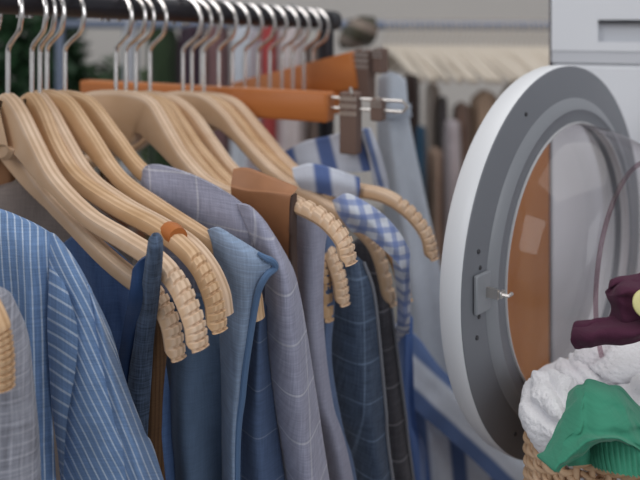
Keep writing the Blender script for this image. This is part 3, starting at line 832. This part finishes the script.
# ================================================================== WASHING MACHINE
up = Vector((0, 0, 1))
beta = math.radians(46.2)
DS = 0.88; DC = Vector((0.248*DS, 0.755*DS, CZ-0.237*DS))
de = Vector((math.cos(beta), math.sin(beta), 0)); dn_ = Vector((math.sin(beta), -math.cos(beta), 0))
HG = DC+(de*0.195+dn_*-0.008)*DS                                   # hinge line on the machine front
fm = Vector((0.94, -0.34, 0)).normalized(); fk = Vector((0.34, 0.94, 0)).normalized()
def tpx(px):
    a = (px-320)/F
    return (a*HG.y-HG.x)/(fm.x-a*fm.y)
def front(px, py, out=0.0):
    q = HG+fm*tpx(px); return Vector((q.x, q.y, CZ-(py-Y0)/F*q.y))-fk*out
TL, TR = tpx(551.5), tpx(551.5)+0.58
ZT, ZB = 1.36, 0.48
wm = thing('washing_machine', (HG+fm*(TL+.3)+fk*.3)*1.0, 'white front loading washing machine on the right with its round door open', 'washing machine')
wm.location.z = 0
def slab(mb, t0, t1, z0, z1, k0, k1, bev=0.0):
    c = HG+fm*((t0+t1)/2)+fk*((k0+k1)/2); c.z = (z0+z1)/2
    mb.box(c, fm*((t1-t0)/2), fk*((k1-k0)/2), up*((z1-z0)/2), bev)
zs = front(600, 64).z                                          # seam under the control panel
b = MB(); slab(b, TL, TR, ZB, ZT, 0.012, 0.50, 0.004); b.build('cabinet', M['white'], wm)
b = MB(); slab(b, TL, TR, ZB, zs-.0006, -0.004, 0.012, 0.003); b.build('front_panel', M['white'], wm)
zb = front(600, 51).z
b = MB(); slab(b, TL, TR, zs+.0002, zb, -0.003, 0.012, 0.0008); b.build('panel_strip', M['panel_grey'], wm)
th0_, th1_ = tpx(598), tpx(598)+0.13
zh0, zh1 = front(620, 42).z, front(620, 20).z
dr = MB()
slab(dr, TL, th0_, zb, ZT, -0.004, 0.012); slab(dr, th1_, TR, zb, ZT, -0.004, 0.012)
slab(dr, th0_, th1_, zb, zh0, -0.004, 0.012); slab(dr, th0_, th1_, zh1, ZT, -0.004, 0.012)
dr.build('control_panel', M['white'], wm)
b = MB(); slab(b, th0_, th1_, zh0, zh1-.0035, 0.004, 0.0125); b.build('drawer_handle', M['panel_grey'], wm)
b = MB(); slab(b, th0_, th1_, zh1-.0036, zh1+.0002, -0.0048, 0.011); b.build('handle_shadow', M['dark'], wm)  # black strip standing in for the shadow under the recess overhang
b = MB(); slab(b, TL-.0022, TL-.0002, ZB, ZT, -0.002, 0.02); b.build('edge_trim', M['seam'], wm)
b = MB(); slab(b, TL, TR, 0.0, ZB-.002, 0.0, 0.50, 0.004); b.build('plinth', M['white_edge'], wm)
pc = HG+fm*0.195; pc.z = DC.z
b = MB(); b.lathe([(.0, .10), (.11, .10), (.125, .03), (.13, -.006), (.155, -.010), (.165, -.0045)], pc, fk, fm, up, 64); b.build('porthole', M['rubber'], wm)

door = bpy.data.objects.new('door', None); COL.objects.link(door); door.location = DC; door.parent = wm
door.matrix_parent_inverse = wm.matrix_basis.inverted(); bpy.context.view_layer.update()
def dpart(name, mb, mat, smooth=35):
    o = mb.build(name, mat, None, smooth); o.parent = door
    o.matrix_parent_inverse = (wm.matrix_basis.inverted() @ Matrix.Identity(4)).inverted() if False else door.matrix_world.inverted()
    return o
from mathutils import Matrix
L = lambda prof, close=False: (lambda m: (m.lathe([(r*DS, h*DS) for r, h in prof], DC, dn_, de, up, 128, close), m)[1])(MB())
dpart('door_rim', L([(.150, -.026), (.180, -.026), (.188, -.023), (.1905, -.018), (.1912, -.008), (.1912, -.002), (.1906, -.0004), (.186, -.001), (.150, -.004)], True), M['white_edge'])
dpart('door_ring', L([(.1906, -.003), (.1903, .0004), (.188, .0014), (.160, .0032), (.1585, .0036)]), M['grey'])
dpart('light_band', L([(.1585, .0036), (.1565, .0055), (.1485, .0085), (.147, .0088)]), M['grey_light'])
dpart('inner_ring', L([(.147, .0088), (.1455, .0080), (.1355, .0085), (.134, .0075), (.134, -.006)]), M['grey'])
dpart('glass_gasket', L([(.1352, .0080), (.1345, .0098), (.1332, .0098), (.1325, .008), (.1325, .002), (.1352, .002)], True), M['rubber'])
dpart('glass_bowl', L([(.1325, .006), (.132, .016), (.130, .030), (.1265, .044), (.121, .058), (.1155, .067), (.1105, .073), (.104, .0765), (.094, .0785), (.070, .080), (.045, .081), (.0, .0815)]), M['glass'], 60)
M['tinted'] = glass_mat(); M['tinted'].name = 'thick_glass_lip'
for n_ in M['tinted'].node_tree.nodes:
    if n_.type == 'BSDF_TRANSPARENT':
        for l_ in list(n_.inputs[0].links): M['tinted'].node_tree.links.remove(l_)
        n_.inputs[0].default_value = (0.74, 0.64, 0.67, 1)
dpart('glass_lip', L([(.1035+.0022*math.cos(a), 0.0755+.0022*math.sin(a)) for a in [i*math.pi/4 for i in range(8)]], True), M['tinted'], 180)
dpart('outer_glass', L([(.150, -.020), (.10, -.018), (.0, -.017)]), M['glass'], 60)
def don(r, ang, h):
    r, h = r*DS, h*DS
    a = math.radians(ang); return DC+dn_*h+(de*math.cos(a)+up*math.sin(a))*r
# latch at the free edge
lp0 = don(.1655, 177.5, .0035)
b = MB(); b.box(lp0+dn_*.001, de*.010, up*.0145, dn_*.0016, .0008); dpart('latch_plate', b, M['grey_light'])
b = MB()
q0 = lp0+de*.004
b.box(q0+dn_*.006, de*.0013, up*.0036, dn_*.006); b.box(q0+dn_*.013+de*.003, de*.0035, up*.0026, dn_*.0014, .0005)
b.tube([q0+dn_*.006+up*.0, q0+dn_*.019+de*.003, q0+dn_*.018+de*.009], .0014, 8)
dpart('latch_hook', b, M['clip_metal'])
for r_, a_ in ((.1735, 120), (.168, 170.5), (.168, 184.5), (.173, 166), (.173, 190), (.173, 232)):
    b = MB(); c = don(r_, a_, .0022); b.lathe([(.0, .001), (.0009, .0012), (.0012, .0012), (.0017, .0008), (.0018, 0)], c, dn_, de, up, 16); dpart('screw', b, M['dark'])

# ================================================================== ORANGE WOODEN CABINET behind the open door
cb = thing('wooden_cabinet', (0.6, 1.65, 0), 'orange wooden cabinet seen through the glass of the washing machine door', 'cabinet')
CA = P(499, 108, 1.40); CB_ = P(499, 434, 1.40); cw = fm*0.50; cdp = fk*0.30
b = MB(); c = Vector((CA.x, CA.y, (CA.z+CB_.z)/2))+cw/2+cdp/2
b.box(c, cw/2, cdp/2, up*(CA.z-CB_.z)/2, .003); b.build('body', M['cabinet_wood'], cb)
for k in (0, 1):
    cc = Vector((CA.x, CA.y, (CA.z+CB_.z)/2))+cw*(.26+.48*k)-fk*.008
    b = MB(); b.box(cc, cw*.225, fk*.007, up*(CA.z-CB_.z)*.47, .003); d_ = b.build('door', M['cabinet_wood'], cb)
    b = MB(); b.lathe([(.004, 0), (.004, .008), (.010, .012), (.011, .018), (.006, .022), (0, .0225)], cc+cw*(.18-.36*k)-fk*.007, -fk, fm, up, 20); b.build('knob', M['clip_metal'], d_)
for i in (0.20, .93):
    for j in (.07, .93):
        q = Vector((CA.x, CA.y, 0))+cw*i+cdp*j
        b = MB(); b.box(q+up*CB_.z/2, fm*.016, fk*.016, up*(CB_.z/2), .002); b.build('leg', M['cabinet_wood'], cb)

# ================================================================== LAUNDRY TABLE, BASKET, CLOTHES
g1 = Vector((0.89, -0.45, 0)).normalized(); g2 = Vector((0.45, 0.89, 0)).normalized()
K0 = Vector((0.133, 0.506, 0)); BW, BD, BR = 0.36, 0.15, 0.045
RIM = CZ-0.283; BB = RIM-0.20
def basket_outline(n, inset=0.0):
    pts = []
    w_, d_, r = BW-2*inset, BD-2*inset, max(.005, BR-inset)
    segs = []
    def arc(cx, cy, a0):
        m = 10
        for k in range(m): a = math.radians(a0+90*k/m); segs.append((cx+r*math.cos(a), cy+r*math.sin(a)))
    arc(w_-r, d_-r, 0); arc(r, d_-r, 90); arc(r, r, 180); arc(w_-r, r, 270)
    segs.append(segs[0])
    ln = [0]
    for a, c in zip(segs, segs[1:]): ln.append(ln[-1]+math.dist(a, c))
    for i in range(n):
        x = ln[-1]*i/n
        k = max(j for j in range(len(ln)-1) if ln[j] <= x+1e-12)
        t = (x-ln[k])/max(1e-9, ln[k+1]-ln[k])
        px_, py_ = segs[k][0]+(segs[k+1][0]-segs[k][0])*t, segs[k][1]+(segs[k+1][1]-segs[k][1])*t
        nx, ny = segs[k+1][1]-segs[k][1], -(segs[k+1][0]-segs[k][0]); l = math.hypot(nx, ny)
        pts.append((K0+g1*(px_+inset)+g2*(py_+inset), (g1*nx+g2*ny)/l, x))
    return pts
M['wicker'] = wood('wicker_cane', (0.66, 0.46, 0.31), (0.48, 0.30, 0.17), (0.25, 0.13, 0.06), ply=False, rough=0.55, scale=(40, 40, 120))
bk = thing('wicker_basket', K0+g1*BW/2+g2*BD/2+up*BB, 'woven wicker laundry basket at bottom right, heaped with washing', 'basket')
n_st = 96; per = 8
ol = basket_outline(n_st*per)
b = MB(); row = 0; z = BB+.006
while z < RIM-.012:
    pts = []
    for i in range(len(ol)+1):
        p, nn, x = ol[i % len(ol)]
        ph = math.pi*i/per+(math.pi if row % 2 else 0)
        pts.append(p+nn*(0.0028*math.sin(ph))+up*(z+0.0012*math.cos(ph)))
    b.tube(pts, [0.0021+.0003*math.sin(i*.37+row) for i in range(len(pts))], 6, cap=False); z += 0.0042; row += 1
b.build('woven_wall', M['wicker'], bk, 80)
b = MB()
for i in range(n_st):
    p, nn, x = ol[(i*per+per//2) % len(ol)]
    b.tube([p+up*BB, p+up*(RIM-.002)], .0022, 6)
b.build('stakes', M['wicker'], bk, 80)
b = MB()
for s in range(4):
    pts = []
    for i in range(len(ol)+1):
        p, nn, x = ol[i % len(ol)]
        a = 2*math.pi*(x/0.03 if i < len(ol) else round(ol[-1][2]/0.03))+s*math.pi/2
        pts.append(p+nn*.0032*math.cos(a)+up*(RIM-.003+.0032*math.sin(a)))
    b.tube(pts, .0025, 6, cap=False)
b.build('braided_rim', M['wicker'], bk, 80)
b = MB(); b.box(K0+g1*BW/2+g2*BD/2+up*(BB+.003), g1*(BW/2-.01), g2*(BD/2-.01), up*.003, .002); b.build('base', M['wicker'], bk)
tb = thing('side_table', K0+g1*BW/2+g2*BD/2, 'plain wooden side table under the wicker basket', 'table')
tb.location.z = 0
tc_ = K0+g1*BW/2+g2*BD/2
b = MB(); b.box(tc_+up*(BB-.0125), g1*(BW/2+.005), g2*(BD/2+.03), up*.012, .003); b.build('tabletop', M['orange_wood'], tb)
for i in (-1, 1):
    for j in (-1, 1):
        b = MB(); q = tc_+g1*i*BW*.48+g2*j*BD*.46; b.box(q+up*(BB-.025)/2, g1*.016, g2*.016, up*(BB-.025)/2, .002); b.build('leg', M['orange_wood'], tb)

def terry(name, col):
    m, t, bs = nt(name)
    tc = N(t, 'ShaderNodeTexCoord'); nz = N(t, 'ShaderNodeTexNoise'); nz.inputs['Scale'].default_value = 420; nz.inputs['Detail'].default_value = 3
    t.links.new(tc.outputs['Object'], nz.inputs['Vector'])
    bp = N(t, 'ShaderNodeBump'); bp.inputs['Strength'].default_value = 0.8; bp.inputs['Distance'].default_value = .0015
    t.links.new(nz.outputs[0], bp.inputs['Height']); t.links.new(bp.outputs[0], bs.inputs['Normal'])
    t.links.new(mixc(t, nz.outputs[0], tuple(c*.93 for c in col), col), bs.inputs['Base Color'])
    bs.inputs['Roughness'].default_value = .95; bs.inputs['Sheen Weight'].default_value = .3; bs.inputs['Specular IOR Level'].default_value = .1
    return m
M['terry'] = terry('white_terry', (0.80, 0.79, 0.82))
def towel(name, c, rad, label, creases, seed, tilt=0.0, folded=0.0):
    """soft heap of terry towel with crumpled folds"""
    bm = bmesh.new(); bmesh.ops.create_icosphere(bm, subdivisions=6, radius=1.0)
    C0 = P(*c); rx, ry, rz = rad
    for v in bm.verts:
        d = v.co.copy()
        q = Vector((d.x*rx, d.y*ry, d.z*rz))
        w_ = noise.noise(q*22+Vector((seed, 0, 0)))*.010+noise.noise(q*48+Vector((0, seed, 0)))*.0045
        for cx, cz, ang, wid, dep in creases:
            u_ = (d.x-cx)*math.cos(ang)+(d.z-cz)*math.sin(ang)+.12*math.sin(3*d.z+2*d.x+seed)
            w_ -= dep*math.exp(-(u_/wid)**2)
        w_ += .0011*noise.noise(q*420)
        q = q+d.normalized()*w_
        x, z_ = q.x*math.cos(tilt)-q.z*math.sin(tilt), q.x*math.sin(tilt)+q.z*math.cos(tilt)
        v.co = C0+Vector((x, q.y, z_))
    me = bpy.data.meshes.new(name); bm.to_mesh(me); bm.free()
    o = link(name, me, M['terry'], None, 180)
    return tag(o, label, 'towel', 'white terry towels in the basket')
towel('towel', (564, 412, .522), (.0255, .045, .027), 'fluffy white towel bulging over the left rim of the basket', [(-.15, .55, 1.2, .12, .006), (.3, 0, .3, .15, .004)], 1.0, .5)
towel('towel', (590, 378, .575), (.036, .035, .0185), 'white towel behind the green blouse, below the purple garment', [(0, .2, 1.3, .14, .005), (-.3, 0, .2, .1, .004)], 4.2, .12)
towel('towel', (634, 361, .565), (.040, .032, .0145), 'rolled white towel directly under the purple garment', [(-.1, -.35, 1.5, .12, .004)], 7.7, .08)
towel('towel', (708, 407, .525), (.078, .042, .034), 'white towel at the right edge above the green blouse', [(-.2, .3, .9, .12, .005)], 11.3, .2)

F_green = fabric('green_crinkle_cotton', (0.045, 0.225, 0.145), weave=0.06, blotch=.12, bump=.2, sheen=.2)
def crumple(a, f):
    def fn(s, t, p):
        q = p*f
        return -a*(1-abs(noise.noise(q)*2))+a*.5*noise.noise(q*2.3)
    return fn
gb = grp('green_blouse', 'green blouse with gathered hem hanging over the front rim of the basket', P(590, 410, .49), 'blouse')
sheet('blouse_body', [
    [(569, 393, .512), (577, 383, .508), (590, 378, .506), (606, 380, .506), (619, 384, .508), (634, 400, .508), (660, 424, .508)],
    [(563, 404, .50), (575, 396, .490), (591, 393, .486), (607, 394, .486), (622, 399, .488), (638, 412, .490), (664, 432, .490)],
    [(553, 424, .488), (569, 420, .476), (588, 416, .470), (606, 414, .470), (624, 416, .474), (642, 428, .476), (668, 446, .476)],
    [(542, 443, .480), (558, 442, .466), (578, 437, .461), (600, 430, .461), (622, 432, .466), (644, 446, .466), (672, 462, .466)],
    [(534, 450, .478), (550, 459, .458), (572, 452, .452), (596, 438, .452), (621, 437, .459), (646, 454, .459), (676, 470, .459)],
    [(544, 459, .472), (557, 463, .458), (578, 456, .458), (600, 441, .460), (622, 440, .468), (647, 456, .466), (678, 472, .466)]],
    F_green, gb, n=(90, 70), wr=0.0025, wf=16, back=(0, 1, -.3), thick=.004, edge=.002,
    fine=lambda s, t, p: crumple(.0045, 32)(s, t, p)+crumple(.002, 75)(s, t, p)+.0035*math.exp(-((s-.33-.28*(t-.4))/.05)**2)*math.sin(math.pi*min(1, t*1.2))*1.6
        -.004*math.exp(-((s-.22+.10*t)/.05)**2)+(.0016*math.sin(p.z*900+3*math.sin(p.x*160)))*max(0, min(1, (s-.62)*8))*max(0, min(1, (t-.2)*6)), seed=5)
sheet('gathered_hem', [
    [(588, 436, .474), (600, 434, .468), (620, 434, .464), (642, 448, .461), (676, 464, .461)],
    [(589, 446, .471), (602, 446, .463), (622, 448, .459), (644, 458, .457), (677, 470, .457)],
    [(590, 458, .467), (604, 461, .457), (624, 464, .453), (646, 470, .453), (678, 480, .453)],
    [(592, 466, .464), (606, 471, .453), (626, 475, .449), (648, 478, .449), (680, 488, .449)]],
    F_green, gb, n=(120, 24), wr=.001, back=(0, 1, -.2), thick=.003, edge=.002,
    fine=lambda s, t, p: .0016*math.sin(2*math.pi*15*s+6*noise.noise(p*26)+2.5*t)*(.3+.7*t)*(1+1.6*noise.noise(p*55)))
sheet('inner_fold', [
    [(560, 452, .470), (574, 447, .466), (588, 438, .470)],
    [(563, 460, .468), (577, 456, .462), (590, 450, .468)],
    [(568, 466, .468), (580, 465, .464), (592, 464, .467)]], F_green, gb, n=(24, 16), wr=.001, back=(0, 1, 0), thick=.003, edge=.002)

F_purple = fabric('dark_plum_jersey', (0.070, 0.020, 0.042), weave=0.06, sheen=.08, blotch=.15)
pg = grp('plum_garment', 'dark plum garment lying on the white towels with a pale yellow button', P(605, 320, .53), 'garment')
sheet('bunched_fold', [
    [(613, 283, .535), (622, 279, .53), (636, 278, .53), (652, 276, .53), (672, 276, .54)],
    [(610, 291, .528), (620, 288, .515), (636, 288, .512), (652, 287, .512), (672, 287, .52)],
    [(609, 300, .525), (620, 299, .509), (636, 299, .506), (652, 299, .506), (672, 299, .515)],
    [(613, 311, .525), (622, 312, .51), (636, 313, .507), (652, 313, .507), (672, 313, .515)],
    [(606, 324, .53), (618, 326, .517), (634, 326, .514), (652, 326, .512), (672, 326, .52)]],
    F_purple, pg, n=(60, 40), wr=.003, wf=22, back=(0, 1, 0), thick=.014, fine=lambda s, t, p: crumple(.004, 36)(s, t, p)+.005*math.exp(-((t-.45-.2*s)/.07)**2)*max(0, 1-1.6*s))
sheet('sleeve', [
    [(575, 325, .53), (586, 325, .522), (602, 323, .517), (622, 319, .514), (650, 316, .513), (676, 314, .52)],
    [(573, 331, .522), (586, 332, .51), (603, 331, .505), (623, 328, .502), (650, 325, .502), (676, 323, .51)],
    [(570, 340, .521), (585, 340, .507), (604, 339, .502), (624, 336, .499), (650, 331, .499), (676, 330, .507)],
    [(574, 348, .524), (588, 347, .511), (606, 346, .507), (625, 343, .504), (650, 337, .504), (676, 337, .512)]],
    F_purple, pg, n=(60, 30), wr=.002, wf=22, back=(0, 1, 0), thick=.012, fine=lambda s, t, p: crumple(.0022, 40)(s, t, p))
b = MB(); yb = P(648, 304, .500); yv = (Vector((0, 0, CZ))-yb).normalized(); yx = yv.cross(up).normalized(); yy = yx.cross(yv)
b.lathe([(.0095, -.003), (.0098, 0), (.0092, .002), (.007, .003), (.003, .0026), (0, .0024)], yb, yv, yx, yy, 40)
o = b.build('button', plain('pale_yellow_plastic', (0.72, 0.66, 0.30), .4), pg); o['label'] = 'pale yellow button'

# ================================================================== FAR CLOTHES RAIL
fr_ = thing('far_clothes_rack', (0, 2.3, 0), 'far blurred clothes rail by the back wall, full of pale hangers', 'clothes rack')
M['far_rail'] = plain('blue_grey_steel', (0.22, 0.26, 0.36), .4, .5)
FA, FB = P(60, 24, 2.5), P(720, 26, 2.1)
b = MB(); b.tube([FA, FB], .014, 12); b.build('rail', M['far_rail'], fr_)
for e in (FA, FB):
    b = MB(); b.tube([Vector((e.x, e.y, .02)), e-up*.008], .014, 10); b.build('post', M['far_rail'], fr_)
    b = MB(); b.tube([Vector((e.x, e.y-.25, .02)), Vector((e.x, e.y+.25, .02))], .015, 10); b.build('foot', M['far_rail'], fr_)
def far_at(px):
    # point of the far rail that stands at px
    a = (px-320)/F; t = (a*FA.y-FA.x)/((FB.x-FA.x)-a*(FB.y-FA.y)); return FA+(FB-FA)*t
M['far_wood'] = wood('bleached_wood', (0.74, 0.67, 0.58), (0.66, 0.58, 0.49), (.3, .2, .1), ply=False)
fh = MB()
hk = [Vector((0, 0, -.07)), Vector((0, 0, -.045)), Vector((.012, 0, -.032)), Vector((.019, 0, -.012)), Vector((.014, 0, .010)), Vector((0, 0, .018)), Vector((-.014, 0, .010)), Vector((-.018, 0, -.004))]
fh.tube([Vector(q) for q in spline([tuple(q) for q in hk], 24)], .002, 6)
fh.tube([Vector(q) for q in spline([(-.20, 0, -.155), (-.14, 0, -.125), (-.06, 0, -.085), (0, 0, -.072), (.06, 0, -.085), (.14, 0, -.125), (.20, 0, -.155)], 30)], [.008+.004*math.sin(math.pi*i/29) for i in range(30)], 8)
first = None
for i in range(34):
    px = 384+i*5.1
    p = far_at(px)
    if first is None:
        o = first = fh.build('wooden_hanger', M['far_wood'], None, 60)
    else:
        o = first.copy(); COL.objects.link(o)
    o.location = p; o.rotation_euler = (0, 0, math.radians(-62+random.uniform(-8, 8)))
    tag(o, 'small pale wooden hanger in the dense blurred row on the far rail', 'hanger', 'pale hangers on the far rail')

def far_garment(name, label, cat, px0, px1, y0, y1, dd, col, lean=0, folds=2):
    m = fabric(name+'_cloth_'+str(px0), col, weave=.05)
    pm = (px0+px1)/2; d = far_at(pm).y+dd; w_ = px1-px0
    yb_ = y0+(y1-y0)*.25
    o = sheet(name, [
        [(pm-w_*.22, y0, d), (pm, y0-2, d-.03), (pm+w_*.22, y0, d)],
        [(px0+1, y0+w_*.35, d), (pm, y0+w_*.30, d-.05), (px1-1, y0+w_*.35, d)],
        [(px0, yb_+w_*.3, d), (pm+lean*.2, yb_+w_*.3, d-.06), (px1+lean*.3, yb_+w_*.3, d)],
        [(px0+lean, y1, d), (pm+lean, y1, d-.06), (px1+lean*1.2, y1, d)]],
        m, n=(16, 30), folds=folds, fold_amp=.012, back=(0, 1, 0), thick=.03, edge=.01, wr=.004, wf=5, seed=px0*.1)
    return tag(o, label, cat, 'garments on the far rail')
far_garment('white_blouse', 'narrow white blouse hanging beyond the near rail, left of the plum dress', 'blouse', 122, 138, 24, 175, 0, (.52, .54, .60))
far_garment('green_jacket', 'dark green jacket on the far rail between white blouse and plum dress', 'jacket', 146, 178, 26, 260, .03, (.035, .055, .03))
far_garment('plum_dress', 'dark plum dress on the far rail, left of the dusky pink one', 'dress', 178, 204, 27, 300, -.03, (.05, .03, .045))
far_garment('pink_dress', 'dusky pink dress on the far rail beside the plum dress', 'dress', 202, 230, 26, 300, .02, (.20, .115, .12))
far_garment('white_shirt', 'white shirt on the far rail between pink dress and red shirt', 'shirt', 231, 260, 27, 300, -.02, (.60, .63, .70))
far_garment('red_shirt', 'red shirt on the far rail between two white garments', 'shirt', 259, 279, 25, 300, 0, (.42, .075, .075))
far_garment('pale_blouse', 'pale pinkish blouse on the far rail right of the red shirt', 'blouse', 277, 306, 27, 300, -.03, (.60, .53, .54))
far_garment('taupe_jacket', 'taupe jacket on the far rail behind the end of the near rail', 'jacket', 304, 332, 42, 300, .03, (.20, .15, .13))
far_garment('black_jacket', 'very dark jacket on the far rail right behind the pale trousers', 'jacket', 402, 421, 76, 330, -.20, (.045, .032, .03))
far_garment('teal_shirt', 'teal blue shirt on the far rail behind the pale trousers', 'shirt', 412, 428, 128, 340, -.22, (.03, .075, .13))
far_garment('cream_blouse', 'cream blouse on the far rail beside the dark jacket', 'blouse', 424, 440, 84, 200, -.05, (.46, .40, .36))
far_garment('tan_skirt', 'tan skirt on the far rail low behind the door rim', 'skirt', 420, 450, 150, 340, -.16, (.40, .29, .23), 5)
far_garment('charcoal_jacket', 'charcoal jacket on the far rail near the washing machine door', 'jacket', 438, 449, 98, 210, -.10, (.08, .07, .075))
far_garment('lilac_dress', 'pale lilac dress on the far rail just left of the door rim', 'dress', 444, 462, 122, 340, -.18, (.50, .45, .48), 2)
far_garment('brown_jacket', 'brown jacket with tan shoulders on the far rail by the door top', 'jacket', 452, 472, 104, 260, -.08, (.22, .15, .125))
far_garment('tan_cardigan', 'tan cardigan on the far rail behind the washing machine door top', 'cardigan', 470, 500, 92, 260, -.02, (.56, .42, .32))
far_garment('cream_cardigan', 'cream cardigan on the far rail beside the washing machine edge', 'cardigan', 500, 548, 78, 260, 0, (.50, .44, .40))

# striped bag
M['bag'] = fabric('olive_striped_canvas', (0.055, 0.05, 0.035), [('v', .055, .42, .35, (.24, .19, .16), .9)], weave=.06)
o = sheet('striped_bag', [
    [(348, 22, 1.75), (360, 16, 1.72), (374, 17, 1.75)],
    [(342, 30, 1.72), (358, 27, 1.66), (378, 26, 1.72)],
    [(338, 41, 1.72), (356, 40, 1.65), (376, 38, 1.72)],
    [(341, 49, 1.75), (354, 49, 1.70), (370, 46, 1.75)]], M['bag'], n=(24, 24), back=(0, 1, 0), thick=.05, uvf=lambda x, y, d: (x*1.75/F, (y-.45*x)*1.75/F))
bg_ = o
bag = grp('striped_bag', 'dark olive bag with tan stripes beyond the end of the near rail', P(358, 22, 1.75), 'bag')
o.name = 'bag_body'; o.parent = bag; o.matrix_parent_inverse = bag.matrix_basis.inverted()
b = MB(); q = far_at(362); b.tube([Vector(v) for v in spline([tuple(P(350, 21, 1.76)), tuple(q+Vector((-.012, -.02, .005))), tuple(q+Vector((0, 0, .020))), tuple(q+Vector((.012, -.02, .005))), tuple(P(373, 19, 1.76))], 30)], .006, 8); b.build('strap', M['dark'], bag)

# ================================================================== SHRUBS seen past the hooks
def leafm(name, col):
    return plain(name, col, .55, noise_amt=.5, scale=14)
def shrub(label, px, d, top, wdt, col, nleaf, seed):
    rng = random.Random(seed)
    base = Vector(((px-320)/F*d, d, 0)); zt = CZ-(top-Y0)/F*d
    root = thing('potted_shrub', base, label, 'shrub', 'potted shrubs by the back wall')
    b = MB(); b.lathe([(.0, .02), (.13, .02), (.15, .0), (.19, .34), (.20, .36), (.18, .36), (.17, .30), (0, .30)], base, up, Vector((1, 0, 0)), Vector((0, 1, 0)), 32)
    b.build('pot', plain('terracotta_'+str(seed), (.35, .15, .08), .8), root)
    b = MB(); b.tube([base+up*.28, base+up*(zt*.55)+Vector((.02, 0, 0)), base+up*(zt*.8)], [.03, .022, .01], 8); b.build('stem', plain('bark_'+str(seed), (.10, .06, .03), .9), root)
    b = MB(); cz = (.45+zt)/2; hz = (zt-.45)/2
    for i in range(nleaf):
        while True:
            v = Vector((rng.uniform(-1, 1), rng.uniform(-1, 1), rng.uniform(-1, 1)))
            if .25 < v.length < 1: break
        k = 1+.22*noise.noise(v*2.5+Vector((seed, 0, 0)))
        p = base+Vector((v.x*wdt*k, v.y*wdt*k, cz+v.z*hz*k))
        a = Vector((rng.gauss(0, 1), rng.gauss(0, 1), rng.gauss(0, .6))).normalized(); c = a.cross(Vector((rng.gauss(0, 1), rng.gauss(0, 1), rng.gauss(0, 1)))).normalized()
        s = rng.uniform(.025, .05); n_ = a.cross(c)
        b.add([p-a*s, p-c*s*.45+n_*s*.1, p+a*s, p+c*s*.45+n_*s*.1], [(0, 1, 2, 3)])
    b.build('foliage', leafm('leaves_'+str(seed), col), root, 180)
    return root
shrub('dark green leafy potted shrub at the far left behind the hooks', -6, 3.0, -40, .27, (.018, .06, .022), 2400, 3)
shrub('dark green potted shrub second from the left behind the hooks', 52, 3.55, -30, .16, (.018, .055, .02), 1800, 5)
shrub('lighter green low potted shrub right of the dark ones, behind the white blouse', 100, 4.1, 60, .24, (.07, .13, .06), 1300, 8)
shrub('bright green low potted shrub behind the second cluster of hooks', 168, 3.9, 58, .18, (.10, .20, .05), 1300, 9)
